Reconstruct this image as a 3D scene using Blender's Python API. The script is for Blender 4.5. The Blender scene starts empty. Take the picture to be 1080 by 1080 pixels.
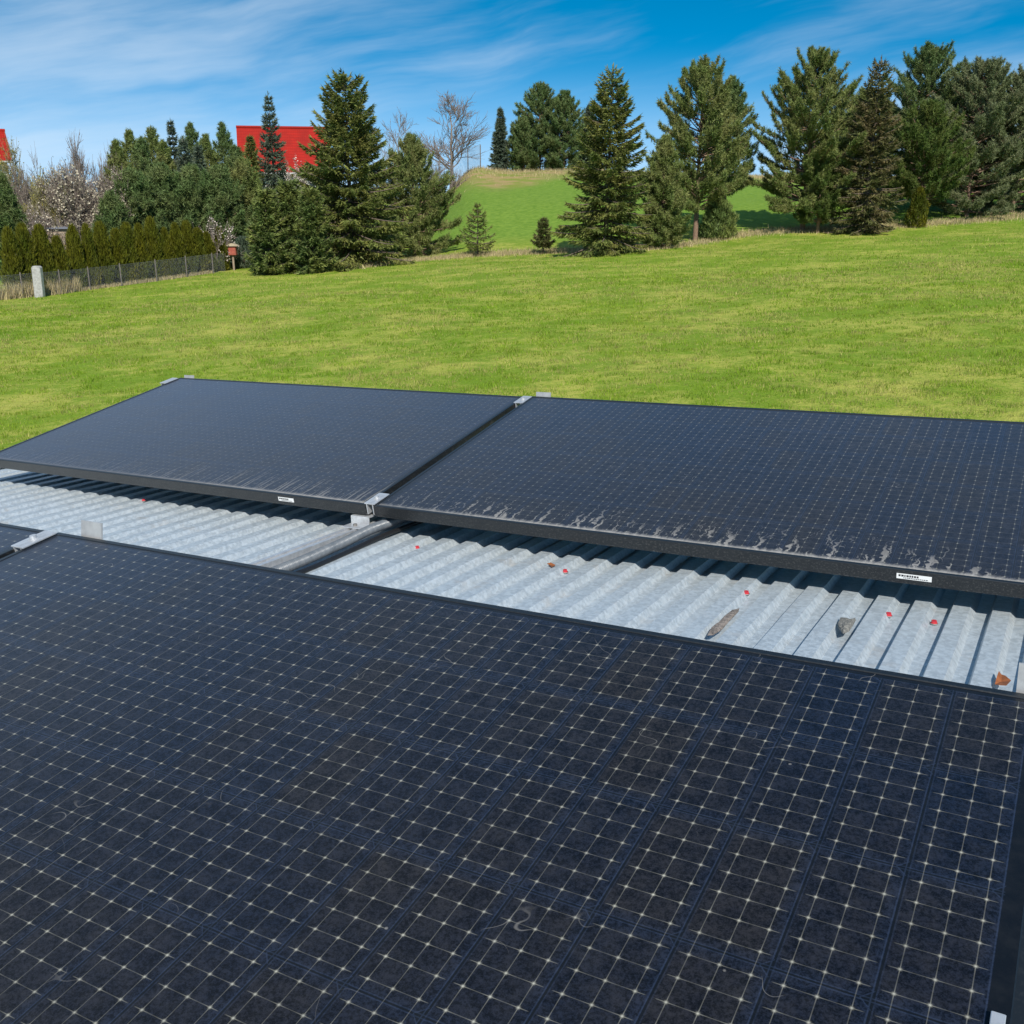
import bpy, math, random
import numpy as np
from mathutils import Matrix, Vector

# ------------------------------------------------------------------ camera, sky, sun, exposure
SC = bpy.context.scene
COL = SC.collection
EYE = 3.3
FPX = 1060.0
PITCH = math.radians(17.55)
cam = bpy.data.cameras.new("camera")
cam.sensor_width = 36.0
cam.lens = 36.0 * FPX / 1080.0
cam.clip_start = 0.05
cam.clip_end = 3000
camo = bpy.data.objects.new("camera", cam)
COL.objects.link(camo)
camo.location = (0, 0, EYE)
camo.rotation_euler = (math.pi / 2 - PITCH, 0, 0)
SC.camera = camo

SUN_TRAVEL = Vector((-0.1237, 0.7173, -0.6857)).normalized()
SUN_EL = math.asin(-SUN_TRAVEL.z)
SUN_AZ = math.atan2(-SUN_TRAVEL.x, -SUN_TRAVEL.y)
sun = bpy.data.lights.new("sun", 'SUN')
sun.energy = 4.6
sun.angle = math.radians(0.53)
sun.color = (1.0, 0.955, 0.88)
suno = bpy.data.objects.new("sun", sun)
COL.objects.link(suno)
suno.rotation_euler = SUN_TRAVEL.to_track_quat('-Z', 'Y').to_euler()
suno.location = (10, -30, 40)

SC.view_settings.view_transform = 'Standard'
SC.view_settings.look = 'None'
SC.view_settings.exposure = 0.25
SC.view_settings.gamma = 1.0
SC.view_settings.use_curve_mapping = False


class NT:
    """small helper for writing node trees"""
    def __init__(self, tree):
        self.t = tree

    def n(self, typ, **kw):
        nd = self.t.nodes.new(typ)
        for k, v in kw.items():
            setattr(nd, k, v)
        return nd

    def l(self, a, b):
        self.t.links.new(a, b)

    def put(self, sock, v):
        if hasattr(v, "is_output"):
            self.l(v, sock)
        elif v is not None:
            sock.default_value = v

    def m(self, op, a, b=None, c=None, clamp=False):
        nd = self.n('ShaderNodeMath', operation=op, use_clamp=clamp)
        for i, v in enumerate((a, b, c)):
            if v is not None:
                self.put(nd.inputs[i], v)
        return nd.outputs[0]

    def mix(self, fac, a, b, blend='MIX'):
        nd = self.n('ShaderNodeMix', data_type='RGBA', blend_type=blend)
        self.put(nd.inputs[0], fac)
        for s, v in ((nd.inputs[6], a), (nd.inputs[7], b)):
            if isinstance(v, tuple) and len(v) == 3:
                v = v + (1,)
            self.put(s, v)
        return nd.outputs[2]

    def step(self, v, lo, hi, a=0.0, b=1.0):
        nd = self.n('ShaderNodeMapRange', interpolation_type='SMOOTHSTEP')
        self.put(nd.inputs[0], v)
        for i, x in enumerate((lo, hi, a, b)):
            self.put(nd.inputs[1 + i], x)
        return nd.outputs[0]

    def noise(self, vec, scale, detail=3.0, rough=0.5, out=0):
        nd = self.n('ShaderNodeTexNoise')
        if vec is not None:
            self.l(vec, nd.inputs['Vector'])
        nd.inputs['Scale'].default_value = scale
        nd.inputs['Detail'].default_value = detail
        nd.inputs['Roughness'].default_value = rough
        return nd.outputs[out]

    def mapping(self, vec, scale=(1, 1, 1), rot=(0, 0, 0), loc=(0, 0, 0)):
        nd = self.n('ShaderNodeMapping')
        self.l(vec, nd.inputs[0])
        nd.inputs['Scale'].default_value = scale
        nd.inputs['Rotation'].default_value = rot
        nd.inputs['Location'].default_value = loc
        return nd.outputs[0]


world = bpy.data.worlds.new("World")
SC.world = world
world.use_nodes = True
w = NT(world.node_tree)
bg = world.node_tree.nodes['Background']
sky = w.n('ShaderNodeTexSky', sky_type='NISHITA', sun_disc=False)
sky.sun_elevation = SUN_EL
sky.sun_rotation = SUN_AZ
sky.altitude = 200
sky.air_density = 1.0
sky.dust_density = 0.1
sky.ozone_density = 2.5
tc = w.n('ShaderNodeTexCoord')
# look a little above the true direction so the horizon keeps its clear spring blue
va = w.n('ShaderNodeVectorMath', operation='ADD')
w.l(tc.outputs['Generated'], va.inputs[0])
va.inputs[1].default_value = (0, 0, 0.22)
vn = w.n('ShaderNodeVectorMath', operation='NORMALIZE')
w.l(va.outputs[0], vn.inputs[0])
w.l(vn.outputs[0], sky.inputs[0])
sep = w.n('ShaderNodeSeparateXYZ')
w.l(tc.outputs['Generated'], sep.inputs[0])
az = w.m('ARCTAN2', sep.outputs[0], sep.outputs[1])
el = w.m('ARCSINE', sep.outputs[2])
com = w.n('ShaderNodeCombineXYZ')
w.l(az, com.inputs[0])
w.l(el, com.inputs[1])
# feathery cirrus in long streaks that climb to the right
warp = w.noise(com.outputs[0], 5.0, 3, 0.5, out=1)
wv = w.n('ShaderNodeVectorMath', operation='MULTIPLY_ADD')
w.l(warp, wv.inputs[0])
wv.inputs[1].default_value = (0.10, 0.035, 0)
w.l(com.outputs[0], wv.inputs[2])
rotd = w.mapping(wv.outputs[0], rot=(0, 0, math.radians(-11)))
st = w.mapping(rotd, scale=(2.2, 15.0, 1), rot=(0, 0, 0), loc=(0.2, 0.9, 0))
c1 = w.noise(st, 1.0, 6, 0.56)
st2 = w.mapping(rotd, scale=(7, 60, 1))
c2 = w.noise(st2, 1.0, 4, 0.6)
cl = w.m('MULTIPLY_ADD', c2, 0.16, w.m('ADD', c1, 0.03))
# more cloud towards the left of the view and a bank low on the right
left = w.step(az, -0.45, 0.06, 0.17, -0.05)
right = w.m('MULTIPLY', w.step(az, 0.15, 0.4), w.step(el, 0.15, 0.10, 0.0, 0.24))
bias = w.m('ADD', w.m('ADD', cl, left), right)
cloud = w.step(bias, 0.50, 0.95)
hs = w.n('ShaderNodeHueSaturation')
hs.inputs['Saturation'].default_value = 1.52
hs.inputs['Hue'].default_value = 0.487
w.l(sky.outputs[0], hs.inputs['Color'])
lift = w.step(el, 0.20, 0.0, 1.0, 1.25)
vm = w.n('ShaderNodeVectorMath', operation='SCALE')
w.l(hs.outputs[0], vm.inputs[0])
w.l(lift, vm.inputs['Scale'])
pale = w.mix(w.step(el, 0.13, 0.0, 0.0, 0.62), vm.outputs[0], (4.6, 6.6, 8.4))
skyc = w.mix(w.m('MULTIPLY', cloud, 0.48), pale, (6.6, 7.4, 8.2))
w.l(skyc, bg.inputs['Color'])
bg.inputs['Strength'].default_value = 0.105


# ------------------------------------------------------------------ general helpers
def sstep(x, a, b):
    t = np.clip((np.asarray(x, float) - a) / (b - a), 0, 1)
    return t * t * (3 - 2 * t)


def mesh(name, V, F, smooth=False):
    """F: list of int arrays (n,k), or list of tuples"""
    me = bpy.data.meshes.new(name)
    V = np.asarray(V, np.float32)
    if isinstance(F, np.ndarray):
        F = [F]
    if isinstance(F, list) and F and not isinstance(F[0], np.ndarray):
        me.from_pydata([tuple(map(float, v)) for v in V], [], F)
    else:
        idx = np.concatenate([f.ravel() for f in F]).astype(np.int32)
        tot = np.concatenate([np.full(len(f), f.shape[1]) for f in F]).astype(np.int32)
        sta = np.concatenate([[0], np.cumsum(tot)[:-1]]).astype(np.int32)
        me.vertices.add(len(V))
        me.vertices.foreach_set("co", V.ravel())
        me.loops.add(len(idx))
        me.loops.foreach_set("vertex_index", idx)
        me.polygons.add(len(tot))
        me.polygons.foreach_set("loop_start", sta)
        me.polygons.foreach_set("loop_total", tot)
        me.update(calc_edges=True)
    if smooth:
        me.polygons.foreach_set("use_smooth", np.ones(len(me.polygons), bool))
    me.update()
    return me


def link(name, me, mat=None, parent=None, mw=None):
    o = bpy.data.objects.new(name, me)
    COL.objects.link(o)
    if mat is not None and not me.materials:
        me.materials.append(mat)
    if parent is not None:
        o.parent = parent
    if mw is not None:
        o.matrix_world = mw
    return o


def tag(o, label, cat, group=None, kind=None):
    if label:
        o["label"] = label
    if cat:
        o["category"] = cat
    if group:
        o["group"] = group
    if kind:
        o["kind"] = kind
    return o


def empty(name, mw=None):
    o = bpy.data.objects.new(name, None)
    o.empty_display_size = 0.1
    COL.objects.link(o)
    if mw is not None:
        o.matrix_world = mw
    return o


class MB:
    """mesh builder: collects boxes, prisms and tubes into one mesh"""
    def __init__(self):
        self.V, self.F = [], []

    def add(self, V, F):
        b = len(self.V)
        self.V += [tuple(v) for v in V]
        self.F += [tuple(i + b for i in f) for f in F]

    def box(self, x0, x1, y0, y1, z0, z1, bev=0.0):
        b = min(bev, (x1 - x0) / 2.5, (y1 - y0) / 2.5, (z1 - z0) / 2.5)
        if b <= 0:
            V = [(x, y, z) for z in (z0, z1) for y in (y0, y1) for x in (x0, x1)]
            F = [(0, 2, 3, 1), (4, 5, 7, 6), (0, 1, 5, 4), (2, 6, 7, 3), (0, 4, 6, 2), (1, 3, 7, 5)]
            self.add(V, F)
            return
        def ring(i, z):
            return [(x0 + i + b, y0 + i, z), (x1 - i - b, y0 + i, z), (x1 - i, y0 + i + b, z), (x1 - i, y1 - i - b, z),
                    (x1 - i - b, y1 - i, z), (x0 + i + b, y1 - i, z), (x0 + i, y1 - i - b, z), (x0 + i, y0 + i + b, z)]
        R = ring(b, z0) + ring(0, z0 + b) + ring(0, z1 - b) + ring(b, z1)
        F = [tuple(range(7, -1, -1)), tuple(range(24, 32))]
        for k in range(3):
            for i in range(8):
                j = (i + 1) % 8
                F.append((k * 8 + i, k * 8 + j, k * 8 + 8 + j, k * 8 + 8 + i))
        self.add(R, F)

    def prism(self, pts, ax, a, b):
        """polygon pts (2D) extruded along axis ax from a to b"""
        def mk(p, t):
            return {'x': (t, p[0], p[1]), 'y': (p[0], t, p[1]), 'z': (p[0], p[1], t)}[ax]
        n = len(pts)
        V = [mk(p, a) for p in pts] + [mk(p, b) for p in pts]
        F = [tuple(range(n - 1, -1, -1)), tuple(range(n, 2 * n))]
        F += [(i, (i + 1) % n, n + (i + 1) % n, n + i) for i in range(n)]
        self.add(V, F)

    def tube(self, pts, rad, sides=8):
        V, F = tube(pts, rad, sides)
        self.add(V.tolist(), [tuple(f) for f in F.tolist()])

    def cyl(self, c, r, z0, z1, sides=16):
        a = [(c[0] + r * math.cos(2 * math.pi * i / sides), c[1] + r * math.sin(2 * math.pi * i / sides)) for i in range(sides)]
        self.prism(a, 'z', z0, z1)

    def build(self, name, mat, parent=None, mw=None, smooth=False):
        return link(name, mesh(name, self.V, self.F, smooth), mat, parent, mw)


def tube(pts, rad, sides=6):
    P = np.asarray(pts, float)
    n = len(P)
    r = np.broadcast_to(np.asarray(rad, float), (n,))
    T = np.gradient(P, axis=0)
    T /= np.linalg.norm(T, axis=1)[:, None] + 1e-9
    ref = np.array([0, 0, 1.0]) if abs(T[0, 2]) < 0.9 else np.array([1.0, 0, 0])
    A = np.cross(T, ref)
    A /= np.linalg.norm(A, axis=1)[:, None] + 1e-9
    B = np.cross(T, A)
    th = np.arange(sides) * 2 * math.pi / sides
    V = P[:, None] + r[:, None, None] * (A[:, None] * np.cos(th)[None, :, None] + B[:, None] * np.sin(th)[None, :, None])
    i = np.arange(n - 1)[:, None] * sides
    j = np.arange(sides)[None]
    k = (j + 1) % sides
    F = np.stack([i + j, i + k, i + sides + k, i + sides + j], -1).reshape(-1, 4)
    return V.reshape(-1, 3), F


def principled(name, base=(0.5, 0.5, 0.5), rough=0.5, metal=0.0, spec=0.5):
    m = bpy.data.materials.new(name)
    m.use_nodes = True
    t = NT(m.node_tree)
    b = m.node_tree.nodes['Principled BSDF']
    b.inputs['Base Color'].default_value = tuple(base) + (1,)
    b.inputs['Roughness'].default_value = rough
    b.inputs['Metallic'].default_value = metal
    b.inputs['Specular IOR Level'].default_value = spec
    return m, t, b


def worn(name, c0, c1, scale=40, rough=0.5, metal=0.0, bump=0.0, spec=0.5):
    m, t, b = principled(name, c0, rough, metal, spec)
    co = t.n('ShaderNodeTexCoord').outputs['Object']
    nz = t.noise(co, scale, 5, 0.6)
    t.l(t.mix(t.step(nz, 0.35, 0.68), c0, c1), b.inputs['Base Color'])
    t.l(t.m('MULTIPLY_ADD', nz, 0.3, rough - 0.15), b.inputs['Roughness'])
    if bump:
        bp = t.n('ShaderNodeBump')
        bp.inputs['Strength'].default_value = bump
        bp.inputs['Distance'].default_value = 0.01
        t.l(nz, bp.inputs['Height'])
        t.l(bp.outputs[0], b.inputs['Normal'])
    return m


# ------------------------------------------------------------------ pixel rays (photo pixels, 1080 wide) meeting real surfaces
CT, ST = math.cos(PITCH), math.sin(PITCH)


def ray(px, py):
    x, y = (px - 540) / FPX, (py - 540) / FPX
    return np.array([x, -ST * y + CT, -CT * y - ST])


def terrain(x, y):
    x = np.asarray(x, float)
    y = np.asarray(y, float)
    q = x / np.maximum(y, 20)
    base = 0.05 * 60 * np.tanh(x / 60) * (1 - 0.8 * sstep(y, 62, 110))
    mask = sstep(q, -0.105, -0.030)
    amp = 5.7 - 0.9 * sstep(q, 0.05, 0.30)
    hill = amp * mask * (0.25 * sstep(y, 57, 80) + 0.75 * sstep(y, 60, 120)) - 1.5 * sstep(y, 135, 260) * mask
    knoll = 0.45 * np.exp(-((q + 0.036) / 0.02) ** 2) * sstep(y, 95, 118)
    und = 0.06 * np.sin(x * 0.21 + 1.3) * np.sin(y * 0.17) + 0.035 * np.sin(x * 0.53 + y * 0.31)
    return base + hill + knoll + und * sstep(y, 12, 25)


def ground_at(px, py):
    d = ray(px, py)
    for t in np.arange(6, 200, 0.1):
        p = d * t
        if p[2] + EYE < terrain(p[0], p[1]):
            return p[0], p[1]
    return tuple((d * 100)[:2])


def col_at(px, dist):
    d = ray(px, 205)
    return d[0] / d[1] * dist, dist


def top_z(px, py, y):
    d = ray(px, py)
    return EYE + d[2] / d[1] * y


# ------------------------------------------------------------------ ground
def value_noise(x, y, s, seed):
    x, y = np.asarray(x) / s, np.asarray(y) / s
    xi, yi = np.floor(x).astype(int), np.floor(y).astype(int)
    fx, fy = x - xi, y - yi
    fx, fy = fx * fx * (3 - 2 * fx), fy * fy * (3 - 2 * fy)
    def h(a, b):
        v = np.sin(a * 127.1 + b * 311.7 + seed * 74.7) * 43758.5453
        return v - np.floor(v)
    return (h(xi, yi) * (1 - fx) + h(xi + 1, yi) * fx) * (1 - fy) + (h(xi, yi + 1) * (1 - fx) + h(xi + 1, yi + 1) * fx) * fy


def dryness(x, y):
    """how straw-coloured the turf is, 0..1"""
    n = 0.45 * value_noise(x, y, 2.6, 1) + 0.35 * value_noise(x, y, 0.7, 2) + 0.2 * value_noise(x, y, 0.22, 3)
    return sstep(n, 0.42, 0.72)


def build_ground():
    xs = np.concatenate([np.linspace(-420, -75, 22)[:-1], np.linspace(-75, 75, 210), np.linspace(75, 420, 22)[1:]])
    ys = np.concatenate([np.linspace(-60, 0, 14)[:-1], np.linspace(0, 150, 240), np.linspace(150, 900, 30)[1:]])
    X, Y = np.meshgrid(xs, ys)
    Z = terrain(X, Y)
    n, m = X.shape
    V = np.stack([X, Y, Z], -1).reshape(-1, 3)
    i = np.arange(n - 1)[:, None] * m + np.arange(m - 1)[None]
    F = np.stack([i, i + 1, i + m + 1, i + m], -1).reshape(-1, 4)
    me = mesh("lawn", V, F, True)
    q = X / np.maximum(Y, 1)
    crop = sstep(Y, 62, 68) * sstep(q, -0.10, -0.06)
    crest = sstep(Y + 12 * value_noise(X, Y, 6, 31) + 12 * np.exp(-((q + 0.01) / 0.035) ** 2), 100, 117)
    a = me.color_attributes.new("cover", 'FLOAT_COLOR', 'POINT')
    C = np.stack([crop, crest, 0 * crop, 1 + 0 * crop], -1).astype(np.float32)
    a.data.foreach_set("color", C.ravel())
    mat, t, b = principled("turf", (0.1, 0.15, 0.02), 0.9, 0, 0.15)
    geo = t.n('ShaderNodeNewGeometry')
    pos = geo.outputs['Position']
    n1 = t.noise(pos, 0.45, 4, 0.6)
    n2 = t.noise(pos, 2.6, 4, 0.65)
    n3 = t.noise(pos, 14.0, 3, 0.7)
    mm = t.m('ADD', t.m('MULTIPLY', n1, 0.5), t.m('MULTIPLY_ADD', n2, 0.3, t.m('MULTIPLY', n3, 0.22)))
    dry = t.step(mm, 0.44, 0.63)
    green = t.mix(n3, (0.105, 0.180, 0.010), (0.19, 0.285, 0.022))
    lawnc = t.mix(dry, green, (0.36, 0.36, 0.07))
    at = t.n('ShaderNodeAttribute', attribute_name="cover")
    sp = t.n('ShaderNodeSeparateColor')
    t.l(at.outputs['Color'], sp.inputs[0])
    cropc = t.mix(t.step(n2, 0.3, 0.7), (0.105, 0.195, 0.018), (0.175, 0.270, 0.035))
    crestc = t.mix(t.step(n1, 0.4, 0.6), (0.20, 0.23, 0.04), (0.33, 0.24, 0.10))
    hillc = t.mix(sp.outputs[1], cropc, crestc)
    t.l(t.mix(sp.outputs[0], lawnc, hillc), b.inputs['Base Color'])
    bp = t.n('ShaderNodeBump')
    bp.inputs['Strength'].default_value = 0.6
    bp.inputs['Distance'].default_value = 0.06
    t.l(t.m('ADD', n2, n3), bp.inputs['Height'])
    t.l(bp.outputs[0], b.inputs['Normal'])
    o = link("lawn", me, mat)
    o["kind"] = "structure"


def attr_mat(name, trans=0.25, jitter=0.35):
    m, t, b = principled(name, (0.1, 0.1, 0.1), 0.75, 0, 0.2)
    at = t.n('ShaderNodeAttribute', attribute_name="tint")
    geo = t.n('ShaderNodeNewGeometry')
    hs = t.n('ShaderNodeHueSaturation')
    t.l(at.outputs['Color'], hs.inputs['Color'])
    t.l(t.m('MULTIPLY_ADD', geo.outputs['Random Per Island'], jitter * 2, 1 - jitter), hs.inputs['Value'])
    t.l(hs.outputs[0], b.inputs['Base Color'])
    tr = t.n('ShaderNodeBsdfTranslucent')
    t.l(hs.outputs[0], tr.inputs[0])
    mx = t.n('ShaderNodeMixShader')
    mx.inputs[0].default_value = trans
    t.l(b.outputs[0], mx.inputs[1])
    t.l(tr.outputs[0], mx.inputs[2])
    t.l(mx.outputs[0], m.node_tree.nodes['Material Output'].inputs[0])
    return m


def blades(name, x, y, h, wd, tint, mat, lean=0.45, seed=0):
    rg = np.random.default_rng(seed)
    n = len(x)
    z = terrain(x, y) - 0.01
    a = rg.uniform(0, 2 * math.pi, n)
    b0 = np.stack([np.cos(a) * wd, np.sin(a) * wd, 0 * a], -1) * 0.5
    la = rg.uniform(0, 2 * math.pi, n)
    ll = h * lean * rg.uniform(0.2, 1.2, n)
    P = np.stack([x, y, z], -1)
    T = P + np.stack([np.cos(la) * ll, np.sin(la) * ll, h], -1)
    V = np.stack([P - b0, P + b0, T], 1).reshape(-1, 3)
    me = mesh(name, V, np.arange(n * 3).reshape(-1, 3))
    at = me.color_attributes.new("tint", 'FLOAT_COLOR', 'POINT')
    C = np.concatenate([tint, np.ones((n, 1))], 1).astype(np.float32)
    at.data.foreach_set("color", np.repeat(C, 3, 0).ravel())
    return link(name, me, mat)


def build_grass():
    rg = np.random.default_rng(4)
    mat = attr_mat("grass_blade", 0.3, 0.3)
    # density falls with distance, blades grow wider
    n = 520000
    u = rg.uniform(0, 1, n)
    y = 10.5 * (74 / 10.5) ** (u ** 1.0)
    y = np.where(rg.uniform(0, 1, n) < 0.35, rg.uniform(10.5, 40, n), y)
    x = y * rg.uniform(-0.60, 0.60, n)
    lim = ground_limit(x / y)
    ok = y < lim
    x, y = x[ok], y[ok]
    d = dryness(x, y)
    clump = value_noise(x, y, 0.35, 7)
    s = np.clip(y / 20, 0.7, 2.3)
    tuft = sstep(0.5 * clump + 0.5 * value_noise(x, y, 0.14, 17), 0.35, 0.75)
    h = (0.022 + 0.060 * tuft) * rg.uniform(0.7, 1.3, len(x)) * (0.8 + 0.2 * s)
    wd = 0.013 * s * rg.uniform(0.7, 1.4, len(x))
    g = np.array([0.145, 0.265, 0.010])
    g2 = np.array([0.235, 0.315, 0.028])
    st_ = np.array([0.45, 0.42, 0.13])
    c = (g + (g2 - g) * value_noise(x, y, 1.7, 9)[:, None]) * (0.80 + 0.40 * value_noise(x, y, 0.45, 21))[:, None]
    straw = (rg.uniform(0, 1, len(x)) < 0.10 + 0.6 * d)[:, None]
    c = np.where(straw, st_ * rg.uniform(0.6, 1.0, (len(x), 1)), c)
    o = blades("grass", x, y, h, wd, c, mat, 0.7, 5)
    o["kind"] = "stuff"
    o["label"] = "short spring lawn grass with straw coloured patches"


EDGE = []
for _px, _py in [(0, 316), (60, 310), (110, 303), (180, 294), (240, 286), (268, 280), (330, 282), (385, 282), (440, 275), (500, 270), (600, 266), (690, 263), (790, 248), (850, 244), (960, 239), (1080, 229)]:
    _x, _y = ground_at(_px, _py)
    EDGE.append((_x / _y, _y))
EDGE = [(-0.66, EDGE[0][1] - 2.5)] + EDGE + [(0.66, EDGE[-1][1] + 6)]


def ground_limit(q):
    return np.interp(q, [e[0] for e in EDGE], [e[1] for e in EDGE])


def build_dry_grass():
    rg = np.random.default_rng(14)
    mat = attr_mat("dry_stems", 0.2, 0.35)
    X, Y, H = [], [], []
    # rough straw along the foot of the trees
    n = 26000
    q = rg.uniform(-0.2, 0.6, n)
    y = ground_limit(q) + rg.normal(0.6, 0.8, n)
    X.append(q * y); Y.append(y); H.append(rg.uniform(0.08, 0.26, n))
    n = 9000     # tall weeds by the wire fence
    q = rg.uniform(-0.62, -0.29, n)
    y = ground_limit(q) + rg.normal(-0.12, 0.22, n)
    tall = np.where(q < -0.42, 0.80, 0.22)
    X.append(q * y); Y.append(y); H.append(rg.uniform(0.15, 1.0, n) * tall)
    n = 9000     # rough grass on the hill's crest
    q = rg.uniform(-0.09, 0.30, n)
    y = rg.normal(113, 6, n)
    X.append(q * y); Y.append(y); H.append(rg.uniform(0.12, 0.42, n))
    x, y, h = map(np.concatenate, (X, Y, H))
    c = np.array([0.58, 0.47, 0.25]) * rg.uniform(0.45, 1.0, (len(x), 1))
    o = blades("dry_grass", x, y, h, rg.uniform(0.02, 0.045, len(x)), c, mat, 0.5, 15)
    o["kind"] = "stuff"
    o["label"] = "dry straw coloured grass and weeds along the lawn's far edge and on the hill's crest"


build_ground()
build_grass()
build_dry_grass()

# ------------------------------------------------------------------ frames of reference on the roof
# panel frame: x along the row, y away from the viewer, z up from the glass
RW = np.array([[0.86887, 0.48487, -0.09987], [-0.4923, 0.86751, -0.07117], [0.05213, 0.111, 0.99245]])
TW = np.array([0.61517, 1.06495, -0.57292 + EYE])


def mat4(R, t):
    m = Matrix.Identity(4)
    for i in range(3):
        for j in range(3):
            m[i][j] = float(R[i][j])
        m[i][3] = float(t[i])
    return m


PF = mat4(RW, TW)
PW, PL, PH = 1.822, 1.042, 0.035
CU, CV = 0.0841, 0.168
FARO = Vector((-1.80862, 1.0228, -0.33401))
RL = np.array([[0.99987, -0.01287, 0.00993], [0.01321, 0.99929, -0.03518], [-0.00947, 0.0353, 0.99933]])
RR = np.array([[0.9999, -0.01186, 0.00791], [0.01215, 0.99919, -0.03828], [-0.00745, 0.03837, 0.99924]])
GAP = 0.030
FL = PF @ mat4(RL, FARO)      # local: seam at x = 0, near edge y = 0
FR = PF @ mat4(RR, FARO)
SLOPE = math.radians(8.9)
RF = PF @ Matrix.Translation((0, 1.03, -0.43)) @ Matrix.Rotation(-SLOPE, 4, 'X')   # roof frame: z = 0 on the rib tops
RFI = RF.inverted()
CAMP = Vector((0, 0, EYE))


def roof_hit(px, py, z=0.0):
    d = Vector(ray(px, py))
    o = RFI @ CAMP
    e = RFI.to_3x3() @ d
    t = (z - o.z) / e.z
    return o + e * t


# ------------------------------------------------------------------ the corrugated steel garage under the panels
PITCHR = 0.0820
RIB = 0.016
RX0, RX1 = -3.93, 0.052
RY0, RY1 = -3.2, 1.40
XPH = -0.286


def galvanised(name, base=(0.50, 0.545, 0.57)):
    m, t, b = principled(name, base, 0.42, 0.25)
    co = t.n('ShaderNodeTexCoord').outputs['Object']
    vo = t.n('ShaderNodeTexVoronoi')
    t.l(co, vo.inputs['Vector'])
    vo.inputs['Scale'].default_value = 110
    sp = t.n('ShaderNodeSeparateColor')
    t.l(vo.outputs['Color'], sp.inputs[0])
    n1 = t.noise(co, 9, 5, 0.65)
    n2 = t.noise(co, 70, 4, 0.7)
    v = t.m('ADD', t.m('MULTIPLY', sp.outputs[0], 0.25), t.m('MULTIPLY', n2, 0.75))
    c = t.mix(t.step(v, 0.3, 0.7), tuple(x * 0.84 for x in base), tuple(min(1, x * 1.13) for x in base))
    # pale chalky bloom on the flanks, thin rusty runs
    geo = t.n('ShaderNodeNewGeometry')
    ob = t.n('ShaderNodeVectorTransform', vector_type='NORMAL', convert_from='WORLD', convert_to='OBJECT')
    t.l(geo.outputs['Normal'], ob.inputs[0])
    sn = t.n('ShaderNodeSeparateXYZ')
    t.l(ob.outputs[0], sn.inputs[0])
    side = t.step(sn.outputs[0], 0.2, 0.5)
    bloom = t.m('MULTIPLY', t.m('MULTIPLY_ADD', side, 0.10, 0.07), t.step(n2, 0.34, 0.66))
    c = t.mix(bloom, c, (0.68, 0.67, 0.64))
    c = t.mix(t.m('MULTIPLY', t.step(n1, 0.56, 0.75), 0.45), c, (0.42, 0.37, 0.31))
    t.l(c, b.inputs['Base Color'])
    t.l(t.m('MULTIPLY_ADD', n2, 0.35, 0.25), b.inputs['Roughness'])
    bp = t.n('ShaderNodeBump')
    bp.inputs['Strength'].default_value = 0.10
    bp.inputs['Distance'].default_value = 0.002
    t.l(n2, bp.inputs['Height'])
    t.l(bp.outputs[0], b.inputs['Normal'])
    return m


M_GALV = galvanised("galvanised_sheet", (0.42, 0.475, 0.51))
M_GREY = worn("grey_sheet", (0.36, 0.37, 0.37), (0.28, 0.29, 0.29), 6, 0.55, 0.1)


def rib_profile():
    pr = []
    x = XPH - 64 * PITCHR
    # from the foot of each left flank: up, flat, down, flat
    while x < RX1:
        for dx, z in ((0.0, -RIB), (0.006, 0.0), (0.042, 0.0), (0.053, -RIB)):
            pr.append((x + dx, z))
        x += PITCHR
    pr = [p for p in pr if RX0 <= p[0] <= RX1 - 0.002]
    pr.append((RX1 + 0.0005, pr[-1][1]))
    return pr


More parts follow.
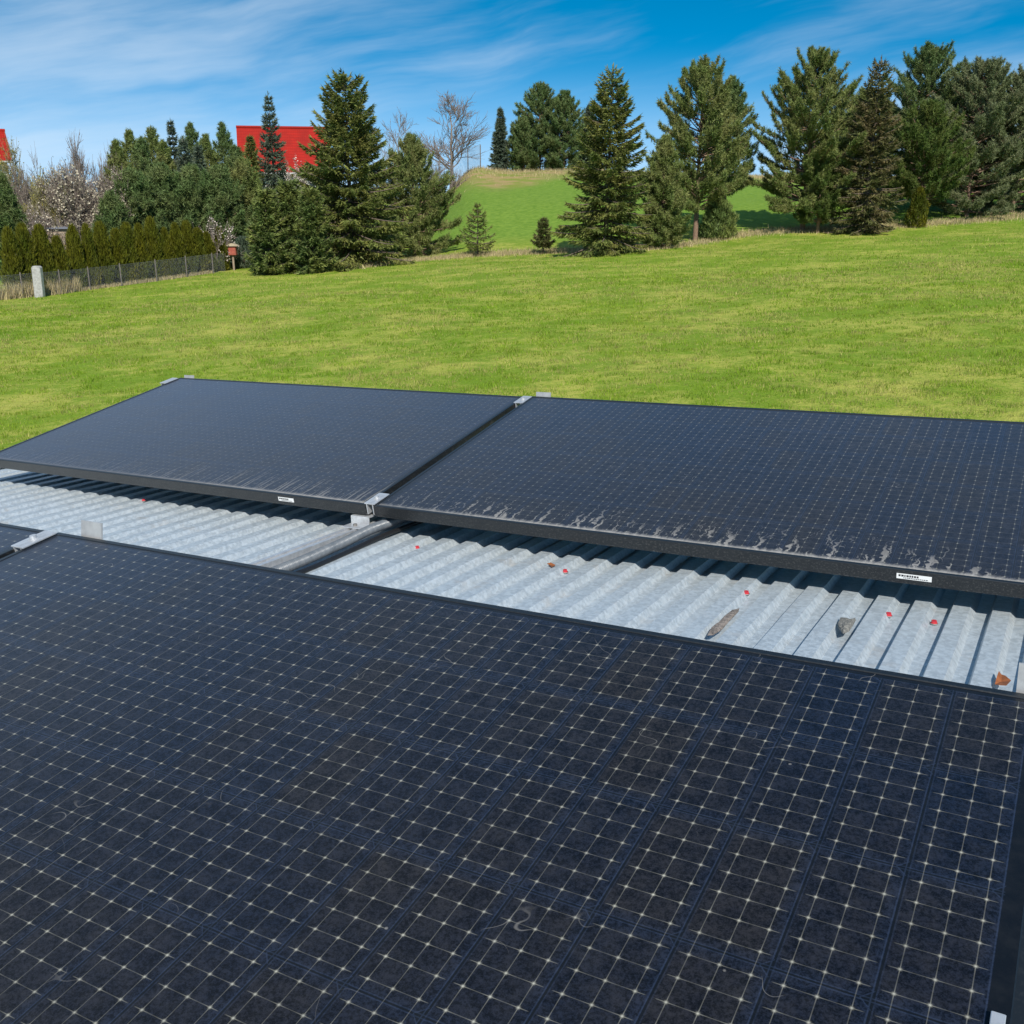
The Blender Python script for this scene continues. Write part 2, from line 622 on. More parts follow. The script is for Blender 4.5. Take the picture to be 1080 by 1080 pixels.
def build_garage():
    root = empty("garage", RF)
    tag(root, "steel garage with pale galvanised corrugated roof carrying the solar panels", "garage")
    pr = rib_profile()
    rg = random.Random(3)
    ys = np.linspace(RY0, RY1, 60)
    n = len(pr)
    V, F = [], []
    for y in ys:
        for x, z in pr:
            V.append((x, y, z + 0.0012 * math.sin(x * 7 + y * 3.1) + 0.0006 * math.sin(y * 17 + x * 29)))
    nb = len(V)
    for y in ys:
        for x, z in pr:
            V.append((x, y, z - 0.0012 + 0.0012 * math.sin(x * 7 + y * 3.1) + 0.0006 * math.sin(y * 17 + x * 29)))
    for j in range(len(ys) - 1):
        for i in range(n - 1):
            a = j * n + i
            F.append((a, a + 1, a + n + 1, a + n))
            F.append((nb + a + n, nb + a + n + 1, nb + a + 1, nb + a))
    link("roof", mesh("roof", V, F), M_GALV, root)
    # side trim: a folded upstand along the right verge, plain fold on the left
    tr = MB()
    tr.prism([(RX1 + 0.001, -0.06), (RX1 + 0.004, -0.06), (RX1 + 0.004, 0.088), (RX1 + 0.060, 0.080), (RX1 + 0.060, -0.10), (RX1 + 0.063, -0.10),
              (RX1 + 0.063, 0.083), (RX1 + 0.001, 0.092)], 'y', RY0, RY1)
    tr.build("verge_trim", M_GALV, root)
    tl = MB()
    tl.prism([(RX0 - 0.02, -0.10), (RX0 - 0.017, -0.10), (RX0 - 0.017, 0.003), (RX0 + 0.03, 0.003), (RX0 + 0.03, 0.006), (RX0 - 0.02, 0.006)], 'y', RY0, RY1)
    tl.build("verge_trim", M_GALV, root)
    # walls, vertical corrugated sheets standing on the ground
    inv = RFI
    def wallpanel(p0, p1, nrm):
        p0, p1 = Vector(p0), Vector(p1)
        L = (p1 - p0).length
        k = int(L / 0.05)
        V, F = [], []
        for i in range(k + 1):
            off = 0.009 if (i // 2) % 2 else -0.009
            p = p0.lerp(p1, i / k) + Vector(nrm) * off
            wp = RF @ p
            g = float(terrain(wp.x, wp.y)) - 0.1
            V.append(tuple(p)); V.append(tuple(inv @ Vector((wp.x, wp.y, g))))
        F = [(2 * i, 2 * i + 1, 2 * i + 3, 2 * i + 2) for i in range(k)]
        link("wall", mesh("wall", V, F), M_GREY, root)
    zt = -0.03
    a, b_ = (RX0 + 0.04, RY0 + 0.05, zt), (RX1 - 0.02, RY0 + 0.05, zt)
    c, d = (RX1 - 0.02, RY1 - 0.05, zt), (RX0 + 0.04, RY1 - 0.05, zt)
    wallpanel(a, b_, (0, -1, 0)); wallpanel(b_, c, (1, 0, 0)); wallpanel(c, d, (0, 1, 0)); wallpanel(d, a, (-1, 0, 0))
build_garage()


# ------------------------------------------------------------------ solar panels
M_FRAME, t, b = principled("black_anodised_frame", (0.018, 0.019, 0.021), 0.38, 0.0, 0.5)
co = t.n('ShaderNodeTexCoord').outputs['Object']
sc_ = t.n('ShaderNodeSeparateXYZ'); t.l(co, sc_.inputs[0])
dn = t.noise(t.mapping(co, (170, 170, 230)), 1.0, 4, 0.75)
dn2 = t.noise(co, 6, 3, 0.6)
side = t.step(sc_.outputs[2], -0.0015, -0.004)
dust = t.m('MULTIPLY', t.m('MULTIPLY', t.step(dn, 0.52, 0.62), t.m('MULTIPLY_ADD', dn2, 0.8, 0.1)), t.m('MULTIPLY_ADD', side, 0.30, 0.05))
t.l(t.mix(dust, (0.011, 0.013, 0.015), (0.25, 0.24, 0.22)), b.inputs['Base Color'])
t.l(t.m('MULTIPLY_ADD', dust, 0.8, 0.34), b.inputs['Roughness'])


def cell_material(name, dirt):
    """dirt: 0 foreground, 1 fine straight streaks, 2 blotchy runs at the low edge"""
    m, t, b = principled(name, (0.01, 0.012, 0.02), 0.2, 0, 0.5)
    co = t.n('ShaderNodeTexCoord').outputs['Object']
    s = t.n('ShaderNodeSeparateXYZ'); t.l(co, s.inputs[0])
    x, y = s.outputs[0], s.outputs[1]
    u = t.m('DIVIDE', t.m('SUBTRACT', PW - 0.027, x), CU)      # cells counted from the right edge
    v = t.m('DIVIDE', t.m('SUBTRACT', PL - 0.018, y), CV)      # and from the far edge
    inside = t.m('MULTIPLY', t.m('MULTIPLY', t.m('GREATER_THAN', u, 0), t.m('LESS_THAN', u, 21)),
                 t.m('MULTIPLY', t.m('GREATER_THAN', v, 0), t.m('LESS_THAN', v, 6)))
    fu, fv = t.m('FRACT', u), t.m('FRACT', v)
    fv0 = t.m('FRACT', t.m('ADD', v, 0.5))
    fu0 = t.m('FRACT', t.m('ADD', u, 0.5))
    du = t.m('MULTIPLY', t.m('ABSOLUTE', t.m('SUBTRACT', fu0, 0.5)), CU)     # metres to nearest column gap
    dv = t.m('MULTIPLY', t.m('ABSOLUTE', t.m('SUBTRACT', fv0, 0.5)), CV)     # metres to nearest row gap
    dr = t.m('MULTIPLY', fu, CU)                                            # metres to the cell's right edge
    lu = t.m('MULTIPLY', t.m('ABSOLUTE', t.m('SUBTRACT', t.m('FRACT', t.m('MULTIPLY', u, 3)), 0.5)), CU / 3)
    lv = t.m('MULTIPLY', t.m('ABSOLUTE', t.m('SUBTRACT', t.m('FRACT', t.m('MULTIPLY', v, 6)), 0.5)), CV / 6)
    # cell colour, one value per cell
    ci = t.n('ShaderNodeCombineXYZ')
    t.l(t.m('FLOOR', u), ci.inputs[0]); t.l(t.m('FLOOR', v), ci.inputs[1])
    wn = t.n('ShaderNodeTexWhiteNoise', noise_dimensions='2D'); t.l(ci.outputs[0], wn.inputs['Vector'])
    n_big = t.noise(co, 1.7, 3, 0.55)
    n_mid = t.noise(co, 42, 4, 0.7)
    n_fine = t.noise(co, 270, 3, 0.85)
    warm = t.m('MULTIPLY_ADD', wn.outputs[0], 0.55, t.m('MULTIPLY_ADD', n_big, 1.6, t.m('MULTIPLY_ADD', n_mid, 0.5, -0.95)), clamp=True)
    base = t.mix(warm, (0.0042, 0.0068, 0.0140), (0.0100, 0.0086, 0.0078))
    edge = t.m('MAXIMUM', t.m('MULTIPLY', t.step(dr, 0.018, 0.003), 0.70), t.m('MULTIPLY', t.step(dv, 0.018, 0.006), 0.60))
    base = t.mix(t.m('MULTIPLY', edge, t.m('MULTIPLY_ADD', n_big, 1.2, 0.0, clamp=True)), base, (0.0056, 0.0100, 0.0215))
    tex = t.step(t.m('ADD', t.m('MULTIPLY', n_mid, 0.24), t.m('MULTIPLY', n_fine, 0.76)), 0.38, 0.62, 0.40, 2.2)
    vs = t.n('ShaderNodeVectorMath', operation='SCALE'); t.l(base, vs.inputs[0]); t.l(tex, vs.inputs['Scale'])
    base = vs.outputs[0]
    # outlines of the cells: dark gap, thin bluish rim, clipped corners on the right-hand side
    back = (0.0040, 0.0055, 0.008)
    ch = t.m('ADD', dr, dv)
    gap = t.m('MAXIMUM', t.step(du, 0.0013, 0.0008), t.m('MAXIMUM', t.m('MULTIPLY', t.step(dv, 0.0011, 0.0006), 1.0), t.step(ch, 0.0092, 0.0084)))
    def rim(d, c):
        return t.step(t.m('ABSOLUTE', t.m('SUBTRACT', d, c)), 0.0011, 0.0002)
    rims = t.m('MAXIMUM', rim(dr, 0.0019), t.m('MAXIMUM', t.m('MULTIPLY', rim(dv, 0.0018), 0.8), t.m('MULTIPLY', rim(ch, 0.0104), t.step(ch, 0.0085, 0.0092))))
    rims = t.m('MAXIMUM', rims, t.m('MULTIPLY', rim(du, 0.0019), 0.5))
    base = t.mix(gap, base, back)
    base = t.mix(t.m('MULTIPLY', rims, 0.19), base, (0.055, 0.085, 0.16))
    # silver wires with a bright star where they cross
    star_u = t.m('POWER', 2.718, t.m('DIVIDE', lv, -0.0030))
    star_v = t.m('POWER', 2.718, t.m('DIVIDE', lu, -0.0042))
    core = t.m('POWER', 2.718, t.m('DIVIDE', t.m('ADD', t.m('MULTIPLY', lu, lu), t.m('MULTIPLY', lv, lv)), -0.0000022))
    wire_u = t.m('MULTIPLY', t.step(lu, 0.00070, 0.00010), t.m('MULTIPLY_ADD', star_u, 0.36, 0.115))
    cut = t.step(du, 0.003, 0.006)
    wire_v = t.m('MULTIPLY', t.m('MULTIPLY', t.step(lv, 0.00070, 0.00010), cut), t.m('MULTIPLY_ADD', star_v, 0.34, 0.075))
    wires = t.m('MAXIMUM', t.m('MAXIMUM', wire_u, wire_v), t.m('MULTIPLY', core, 0.68))
    uneven = t.m('MULTIPLY_ADD', t.noise(co, 11, 2, 0.5), 0.9, 0.45)
    base = t.mix(t.m('MULTIPLY', t.m('MULTIPLY', wires, (1.0, 0.62, 0.80)[dirt]), uneven, clamp=True), base, (0.60, 0.58, 0.47))
    base = t.mix(inside, back, base)
    # dust film, snail-like dried marks, specks
    film = t.m('MULTIPLY_ADD', t.step(n_mid, 0.35, 0.75), 0.009, 0.002)
    film = t.m('MULTIPLY', film, t.step(n_big, 0.3, 0.7, 0.7, 1.4))
    if dirt:
        film = t.m('MULTIPLY_ADD', film, 1.6, 0.026 if dirt == 1 else 0.015)
    wm = t.noise(co, 20, 1, 0.4)
    worm = t.m('MULTIPLY', t.step(t.m('ABSOLUTE', t.m('SUBTRACT', wm, 0.5)), 0.0075, 0.001), t.step(t.noise(t.mapping(co, loc=(3, 1, 0)), 9, 2.0, 0.5), 0.60, 0.72))
    sp_ = t.n('ShaderNodeTexVoronoi'); t.l(co, sp_.inputs['Vector']); sp_.inputs['Scale'].default_value = 26
    speck = t.m('MULTIPLY', t.step(sp_.outputs['Distance'], 0.06, 0.03), t.m('GREATER_THAN', t.noise(co, 9, 0), 0.62))
    dirtc = t.m('MAXIMUM', film, t.m('MAXIMUM', t.m('MULTIPLY', worm, 0.17), t.m('MULTIPLY', speck, 0.22)))
    if dirt:
        sx, sy = (150, 5) if dirt == 1 else (85, 8)
        wob = t.noise(co, 42, 2, 0.5, out=1)
        wv_ = t.n('ShaderNodeVectorMath', operation='MULTIPLY_ADD'); t.l(wob, wv_.inputs[0])
        wv_.inputs[1].default_value = (0.005, 0, 0) if dirt == 1 else (0.034, 0.0, 0)
        t.l(co, wv_.inputs[2])
        sn_ = t.noise(t.mapping(wv_.outputs[0], (sx, sy, 1)), 1.0, 3, 0.55)
        gate = t.noise(t.mapping(co, (5, 0.01, 1), loc=(2.2, 0, 0)), 1.0, 3, 0.6)
        reach = t.m('MULTIPLY_ADD', t.step(gate, 0.28, 0.60), 0.17 if dirt == 1 else 0.14, 0.030)
        fade = t.m('SUBTRACT', 1.0, t.m('DIVIDE', t.m('SUBTRACT', y, 0.010), reach), clamp=True)
        streak = t.m('MULTIPLY', 0.60 if dirt == 1 else 0.75, t.m('MULTIPLY', t.step(sn_, 0.53 if dirt == 1 else 0.555, 0.61 if dirt == 1 else 0.62), t.m('POWER', fade, 0.8)))
        lane = t.noise(t.mapping(co, (70, 1.2, 1)), 1.0, 2, 0.5)
        lanes = t.m('MULTIPLY', t.step(lane, 0.60, 0.72), t.step(y, 0.75, 0.05, 0.0, 0.05))
        crust = t.step(t.m('ADD', y, t.m('MULTIPLY', sn_, -0.028)), 0.020, -0.004)
        if dirt == 1:
            k = t.step(x, PW * 0.25, PW * 0.98, 0.35, 1.0)
        else:
            k = t.step(x, 0.0, 0.5, 0.55, 1.0)
        dd = t.m('MAXIMUM', t.m('MULTIPLY', t.m('MAXIMUM', streak, t.m('MULTIPLY', crust, 0.9)), k), lanes)
        dirtc = t.m('MAXIMUM', dirtc, t.m('MULTIPLY', dd, t.m('MULTIPLY_ADD', n_fine, 0.9, 0.15, clamp=True)))
    base = t.mix(dirtc, base, (0.56, 0.53, 0.48))
    t.l(base, b.inputs['Base Color'])
    t.l(t.m('MULTIPLY_ADD', dirtc, 1.2, t.m('MULTIPLY_ADD', n_mid, 0.10, 0.16), clamp=True), b.inputs['Roughness'])
    b.inputs['IOR'].default_value = 1.31
    b.inputs['Sheen Weight'].default_value = 0.85
    b.inputs['Sheen Roughness'].default_value = 0.27
    b.inputs['Sheen Tint'].default_value = (0.80, 0.82, 1.0, 1)
    bp = t.n('ShaderNodeBump'); bp.inputs['Strength'].default_value = 0.10; bp.inputs['Distance'].default_value = 0.0008
    t.l(n_fine, bp.inputs['Height']); t.l(bp.outputs[0], b.inputs['Normal'])
    return m


M_CELL = [cell_material("solar_cells", 0), cell_material("solar_cells_streaked", 1), cell_material("solar_cells_caked", 2)]
M_ALU = worn("mill_aluminium", (0.62, 0.63, 0.64), (0.48, 0.49, 0.50), 60, 0.4, 0.55)
M_STICK, t, b = principled("white_sticker", (0.78, 0.78, 0.76), 0.5)
M_INK = principled("sticker_print", (0.02, 0.02, 0.02), 0.6)[0]
M_BACK = principled("back_sheet", (0.03, 0.03, 0.03), 0.7)[0]


def build_panel(mw, label, dirt, sticker=None):
    """local frame: x 0..PW, y 0 (near) .. PL (far), glass top at z = -0.0015"""
    root = empty("solar_panel", mw)
    tag(root, label, "solar panel", "black solar panels on the roof")
    fr = MB()
    fw, h = 0.011, PH
    fr.box(0, PW, 0, fw, -h, 0, 0.0012)
    fr.box(0, PW, PL - fw, PL, -h, 0, 0.0012)
    fr.box(0, fw, fw, PL - fw, -h, -0.0003, 0.0012)
    fr.box(PW - fw, PW, fw, PL - fw, -h, -0.0003, 0.0012)
    for y0, y1 in ((fw, 0.03), (PL - 0.03, PL - fw)):       # inner flange
        fr.box(fw, PW - fw, y0, y1, -h, -h + 0.002)
    fr.build("frame", M_FRAME, root)
    gl = MB()
    gl.box(fw - 0.002, PW - fw + 0.002, fw - 0.002, PL - fw + 0.002, -0.0065, -0.0016)
    gl.build("glass", M_CELL[dirt], root)
    bk = MB()
    bk.box(fw + 0.001, PW - fw - 0.001, fw + 0.001, PL - fw - 0.001, -0.0095, -0.0075)
    bk.build("back_sheet", M_BACK, root)
    if sticker is not None:
        sx, sw = sticker
        s = MB(); s.box(sx - sw / 2, sx + sw / 2, -0.0008, 0.0002, -0.0225, -0.0095)
        so = s.build("label_sticker", M_STICK, root)
        rg = random.Random(int(sx * 100)); k = MB()
        x = sx - sw * 0.44
        while x < sx + sw * 0.10:
            d = rg.uniform(0.002, 0.005); k.box(x, x + d, -0.0011, -0.0006, -0.0165, -0.0118); x += d + rg.uniform(0.0008, 0.002)
        x = sx - sw * 0.30
        while x < sx + sw * 0.40:
            d = rg.uniform(0.002, 0.004); k.box(x, x + d, -0.0011, -0.0006, -0.0203, -0.0185); x += d + 0.0012
        k.build("print", M_INK, so)
    return root


MAIN = PF @ Matrix.Translation((0.027 - PW, 0.018 - PL, 0))
build_panel(MAIN, "nearest large solar panel filling the foreground, its cell grid sharp", 0)
build_panel(PF @ Matrix.Translation((0.027 - 2 * PW - 0.020, 0.018 - PL, -0.001)), "solar panel cut off at the left edge beside the nearest panel", 0)
MFL = FL @ Matrix.Translation((-GAP / 2 - PW, 0, 0))
MFR = FR @ Matrix.Translation((GAP / 2, 0, 0))


def edge_x(mw, px, py):
    """local x on the near frame face of a far panel under a photo pixel"""
    inv = mw.inverted()
    o = inv @ CAMP
    e = inv.to_3x3() @ Vector(ray(px, py))
    return (o + e * ((0 - o.y) / e.y)).x


build_panel(MFL, "left solar panel of the back row, dust streaks at its low edge", 1, (edge_x(MFL, 302, 528), 0.062))
build_panel(MFR, "right solar panel of the back row, caked mud runs along its low edge", 2, (edge_x(MFR, 964, 609), 0.075))


# ------------------------------------------------------------------ mounting hardware
def clamp(mw, label, bolt=True, half=0.019):
    root = empty("mid_clamp", mw)
    tag(root, label, "clamp", "aluminium clamps between the panels")
    p = MB()
    p.box(-half, half, -0.04, 0.04, 0.0012, 0.0045, 0.0006)
    p.box(-half + 0.0065, -half + 0.0095, -0.04, 0.04, (-0.032 if half > 0.01 else 0.0002), 0.0012)
    p.box(half - 0.0095, half - 0.0065, -0.04, 0.04, (-0.032 if half > 0.01 else 0.0002), 0.0012)
    p.build("clamp_plate", M_ALU, root)
    if bolt:
        q = MB(); q.cyl((0, 0), 0.0068, 0.0045, 0.0125, 12); q.cyl((0, 0), 0.010, 0.0045, 0.006, 16)
        q.build("bolt", M_ALU, root)
    return root


SEAMX = 0.027 - PW - 0.010
clamp(PF @ Matrix.Translation((SEAMX, 0.018 - 0.05, 0.0)), "silver clamp with a bolt at the left seam of the nearest panel")
_o = PF.inverted() @ CAMP
_e = PF.to_3x3().inverted() @ Vector(ray(1053, 1072))
_p = _o + _e * (-_o.z / _e.z)
clamp(PF @ Matrix.Translation((_p.x, _p.y - 0.04, 0.0)), "small silver clamp on the right side frame of the nearest panel", False, 0.0055)
clamp(FL @ Matrix.Translation((0, 0.042, 0.0)), "silver clamp at the low end of the back row's seam")
clamp(FL @ Matrix.Translation((0, PL - 0.045, 0.0)), "silver clamp at the far end of the back row's seam")
clamp(FL @ Matrix.Translation((-GAP / 2 - PW - 0.010, PL - 0.06, 0.0)), "silver end clamp at the far left corner of the back row", False)


M_PLATE = worn("dull_aluminium", (0.47, 0.47, 0.46), (0.33, 0.33, 0.33), 22, 0.5, 0.3)


def rear_support(base_roof, top_world, label, wd=0.062):
    """folded aluminium leg standing on the roof and reaching up behind a panel's high edge"""
    root = empty("rear_support", RF @ Matrix.Translation(base_roof))
    tag(root, label, "bracket", "folded rear supports of the panels")
    h = (RFI @ top_world).z - base_roof.z
    p = MB()
    p.prism([(-0.0015, 0.0), (0.0015, 0.0), (0.0015, h * 0.8), (0.010, h), (0.007, h), (-0.0015, h * 0.8)], 'x', -wd / 2, wd / 2)
    p.build("plate", M_PLATE, root)
    q = MB(); q.box(-wd / 2, wd / 2, 0.0015, 0.055, 0.0005, 0.0035)
    q.cyl((0, 0.03), 0.007, 0.0035, 0.010, 10)
    q.build("foot", M_ALU, root)
    return root


def support_at(mw, lx, rise, label):
    tw = mw @ Vector((lx, PL + 0.012, rise))
    p = RFI @ tw
    rear_support(Vector((p.x, p.y, 0.0)), tw, label)


support_at(MAIN, PW - 0.015, 0.030, "white looking bracket plate by the orange leaf at the right picture edge")
support_at(MAIN, 0.088, 0.026, "silver bracket plate sticking up behind the nearest panel's far edge")
support_at(MFR, 0.040, 0.012, "silver bracket tip above the back row's far edge, at the seam")
support_at(MFL, 0.040, 0.008, "silver bracket tip above the far left corner of the back row")


def build_rail():
    a = roof_hit(385, 552, 0.03)
    x = a.x
    root = empty("mounting_rail", RF @ Matrix.Translation((x, 0, 0.0)))
    tag(root, "silver aluminium rail on the roof under the back row's seam", "rail")
    p = MB()
    w_, h = 0.042, 0.030
    p.prism([(-w_ / 2, 0.001), (w_ / 2, 0.001), (w_ / 2, h), (0.008, h), (0.008, h - 0.008), (-0.008, h - 0.008), (-0.008, h), (-w_ / 2, h),
             (-w_ / 2, h * 0.62), (-w_ / 2 + 0.004, h * 0.55), (-w_ / 2, h * 0.48)], 'y', -1.1, a.y + 0.55)
    p.build("profile", M_ALU, root)
    # low front foot: two folds from the rail up under the frames
    f = empty("front_support", RF @ Matrix.Translation((x, a.y - 0.015, h)))
    tag(f, "folded silver foot holding the low corner of the back row on the rail", "bracket")
    top = (RFI @ (FL @ Vector((0, 0, -PH)))).z - h - 0.002
    q = MB()
    q.box(-0.034, 0.034, -0.055, 0.045, 0.001, 0.004, 0.0008)
    q.build("base_plate", M_ALU, f)
    r = MB()
    r.box(-0.034, 0.034, -0.008, -0.005, 0.004, max(0.02, top))
    r.box(-0.034, 0.034, -0.005, 0.05, max(0.02, top) - 0.003, max(0.02, top))
    r.build("upright", M_ALU, f)
    s = MB(); s.cyl((0.0, -0.032), 0.0065, 0.004, 0.010, 8)
    s.build("bolt", worn("dark_bolt", (0.16, 0.15, 0.14), (0.3, 0.28, 0.26), 50, 0.5, 0.6), f)
    return x, a.y


RAILX, RAILY = build_rail()

M_CONDUIT = worn("grey_conduit", (0.105, 0.12, 0.135), (0.15, 0.165, 0.18), 30, 0.36)
M_CABLE = principled("black_cable", (0.012, 0.012, 0.013), 0.45)[0]


def build_conduit():
    ctrl = [(RAILX + 0.101, RAILY + 0.42, 0.03), (RAILX + 0.091, RAILY + 0.20, 0.032), (RAILX + 0.078, RAILY + 0.06, 0.036), (RAILX + 0.069, RAILY - 0.06, 0.034), (RAILX + 0.072, RAILY - 0.20, 0.026),
            (RAILX + 0.078, RAILY - 0.36, 0.023), (RAILX + 0.082, RAILY - 0.62, 0.023), (RAILX + 0.086, RAILY - 1.0, 0.023)]
    C = np.array(ctrl)
    tt = np.linspace(0, len(C) - 1, 900)
    k = np.arange(len(C))
    P = np.stack([np.interp(tt, k, C[:, i]) for i in range(3)], -1)
    for _ in range(30):
        for i in range(3):
            P[20:-20, i] = np.convolve(P[:, i], np.ones(41) / 41, 'same')[20:-20]
        break
    s = np.concatenate([[0], np.cumsum(np.linalg.norm(np.diff(P, axis=0), axis=1))])
    n = int(s[-1] / 0.0011)
    ss = np.linspace(0, s[-1], n)
    P = np.stack([np.interp(ss, s, P[:, i]) for i in range(3)], -1)
    rad = 0.0135 + 0.0016 * np.sign(np.sin(ss * 2 * math.pi / 0.0058))
    V, F = tube(P, rad, 14)
    o = link("cable_conduit", mesh("cable_conduit", V, F, False), M_CONDUIT, None, RF)
    tag(o, "ribbed grey cable conduit running beside the rail across the roof", "conduit")
    P2 = P[::12] + np.array([0.024, 0.0, 0.0]) ; P2[:, 2] = 0.010 + 0.006 * np.sin(np.linspace(0, 9, len(P2)))
    V, F = tube(P2, 0.007, 8)
    o = link("power_cable", mesh("power_cable", V, F, True), M_CABLE, None, RF)
    tag(o, "thin black cable lying on the roof along the grey conduit", "cable")


build_conduit()

# red-headed roofing screws with washers
M_RED = worn("red_screw_head", (0.42, 0.018, 0.035), (0.55, 0.05, 0.06), 90, 0.4)
M_WASH = worn("washer", (0.20, 0.19, 0.19), (0.36, 0.34, 0.33), 90, 0.5, 0.5)
hexa = [(0.0058 * math.cos(i * math.pi / 3), 0.0058 * math.sin(i * math.pi / 3)) for i in range(6)]
mb = MB(); mb.prism(hexa, 'z', 0.0026, 0.0085); mb.cyl((0, 0), 0.0072, 0.0022, 0.0036, 14)
me_head = mesh("head", mb.V, mb.F); me_head.materials.append(M_RED)
mb = MB(); mb.cyl((0, 0), 0.0085, 0.0, 0.0022, 16)
me_wash = mesh("washer", mb.V, mb.F); me_wash.materials.append(M_WASH)


def surf_z(x):
    f = (x - XPH) % PITCHR
    return float(np.interp(f, [0, 0.006, 0.042, 0.053, PITCHR], [-RIB, 0, 0, -RIB, -RIB]))


SCREWS = [((152, 531), "small red roofing screw nearest the left edge, below the back panel"),
          ((348, 561), "red roofing screw just left of the rail and its silver foot"),
          ((440, 575), "red roofing screw just right of the conduit"),
          ((596, 598), "red roofing screw beside the small orange leaf"),
          ((787, 628), "red roofing screw above the strip of bark"),
          ((937, 651), "red roofing screw to the right of the grey moss clump"),
          ((985, 658), "red roofing screw furthest right, near the roof's right end")]
for (px, py), lab in SCREWS:
    p = roof_hit(px, py, -0.008)
    z = surf_z(p.x)
    p = roof_hit(px, py, z)
    r = empty("roof_screw", RF @ Matrix.Translation((p.x, p.y, surf_z(p.x))))
    tag(r, lab, "screw", "red roofing screws")
    link("head", me_head, None, r)
    link("washer", me_wash, None, r)


def lump(name, pts, th, mat, label, cat, z0=0.0, seed=1):
    """irregular flat debris: outline in roof pixels, raised middle"""
    rg = random.Random(seed)
    P = [roof_hit(px, py, z0) for px, py in pts]
    c = sum(P, Vector()) / len(P)
    V, F = [], []
    n = len(P)
    for f_, zz in ((1.0, 0.0015), (0.92, th * 0.7), (0.55, th), (0.0, th * 1.05)):
        if f_ == 0:
            V.append((0, 0, zz + 0)); break
        for p in P:
            d = p - c
            j = rg.uniform(0.9, 1.08)
            V.append((d.x * f_ * j, d.y * f_ * j, zz * rg.uniform(0.75, 1.2)))
    for k in range(2):
        for i in range(n):
            j = (i + 1) % n
            F.append((k * n + i, k * n + j, k * n + n + j, k * n + n + i))
    for i in range(n):
        F.append((2 * n + i, 2 * n + (i + 1) % n, 3 * n))
    o = link(name, mesh(name, V, F), mat, None, RF @ Matrix.Translation((c.x, c.y, z0)))
    tag(o, label, cat)
    return o


M_BARK = worn("bark", (0.13, 0.11, 0.095), (0.26, 0.22, 0.19), 120, 0.9, 0, 0.6)
M_MOSS = worn("grey_moss", (0.13, 0.13, 0.12), (0.27, 0.26, 0.23), 160, 0.95, 0, 0.8)
M_LEAF = worn("orange_leaf", (0.30, 0.095, 0.026), (0.19, 0.065, 0.022), 60, 0.75)
lump("bark_piece", [(747, 670), (749, 664), (756, 660), (764, 651), (772, 644), (780, 642), (779, 646), (770, 655), (762, 664), (752, 671)], 0.006, M_BARK,
     "long brown strip of bark lying across the roof ribs", "bark", 0.001, 2)
lump("moss_clump", [(884, 664), (883, 660), (886, 654), (893, 653), (897, 656), (902, 655), (899, 661), (895, 667), (889, 669)], 0.010, M_MOSS,
     "grey moss clump lying on the roof ribs", "moss", 0.001, 3)


def leaf(pts, z0, curl, label, seed):
    rg = random.Random(seed)
    P = [roof_hit(px, py, z0) for px, py in pts]
    c = sum(P, Vector()) / len(P)
    V = [(0, 0, 0.002)] + [((p - c).x, (p - c).y, 0.002 + curl * rg.uniform(0.2, 1.0)) for p in P]
    n = len(P)
    F = [(0, 1 + i, 1 + (i + 1) % n) for i in range(n)]
    V += [(v[0], v[1], v[2] - 0.0006) for v in V[:n + 1]]
    F += [(n + 1, n + 2 + (i + 1) % n, n + 2 + i) for i in range(n)]
    F += [(1 + i, n + 2 + i, n + 2 + (i + 1) % n, 1 + (i + 1) % n) for i in range(n)]
    o = link("dry_leaf", mesh("dry_leaf", V, F), M_LEAF, None, RF @ Matrix.Translation((c.x, c.y, z0)))
    tag(o, label, "leaf", "orange leaves on the roof")


leaf([(1049, 724), (1051, 718), (1053, 712), (1056, 714), (1060, 716), (1066, 721), (1061, 727), (1053, 727)], 0.002, 0.008, "curled orange leaf behind the nearest panel's edge, far right", 1)
leaf([(577, 596), (581, 595), (586, 597), (582, 599)], 0.001, 0.003, "tiny orange leaf beside a red screw", 2)

# ------------------------------------------------------------------ trees, hedge and everything at the end of the lawn
def needle_mat(name, c, trans=0.24, jitter=0.45, rough=0.6, warm=None):
    m, t, b = principled(name, c, rough, 0, 0.25)
    geo = t.n('ShaderNodeNewGeometry')
    co = t.n('ShaderNodeTexCoord').outputs['Object']
    hs = t.n('ShaderNodeHueSaturation')
    big = t.noise(co, 0.9, 2, 0.5)
    w2 = warm or (c[0] * 1.5, c[1] * 1.15, c[2] * 0.8)
    t.l(t.mix(t.step(big, 0.35, 0.7), c, w2), hs.inputs['Color'])
    t.l(t.m('MULTIPLY_ADD', geo.outputs['Random Per Island'], jitter * 2, 1 - jitter), hs.inputs['Value'])
    t.l(hs.outputs[0], b.inputs['Base Color'])
    tr = t.n('ShaderNodeBsdfTranslucent')
    t.l(hs.outputs[0], tr.inputs[0])
    mx = t.n('ShaderNodeMixShader')
    mx.inputs[0].default_value = trans
    t.l(b.outputs[0], mx.inputs[1]); t.l(tr.outputs[0], mx.inputs[2])
    t.l(mx.outputs[0], m.node_tree.nodes['Material Output'].inputs[0])
    return m


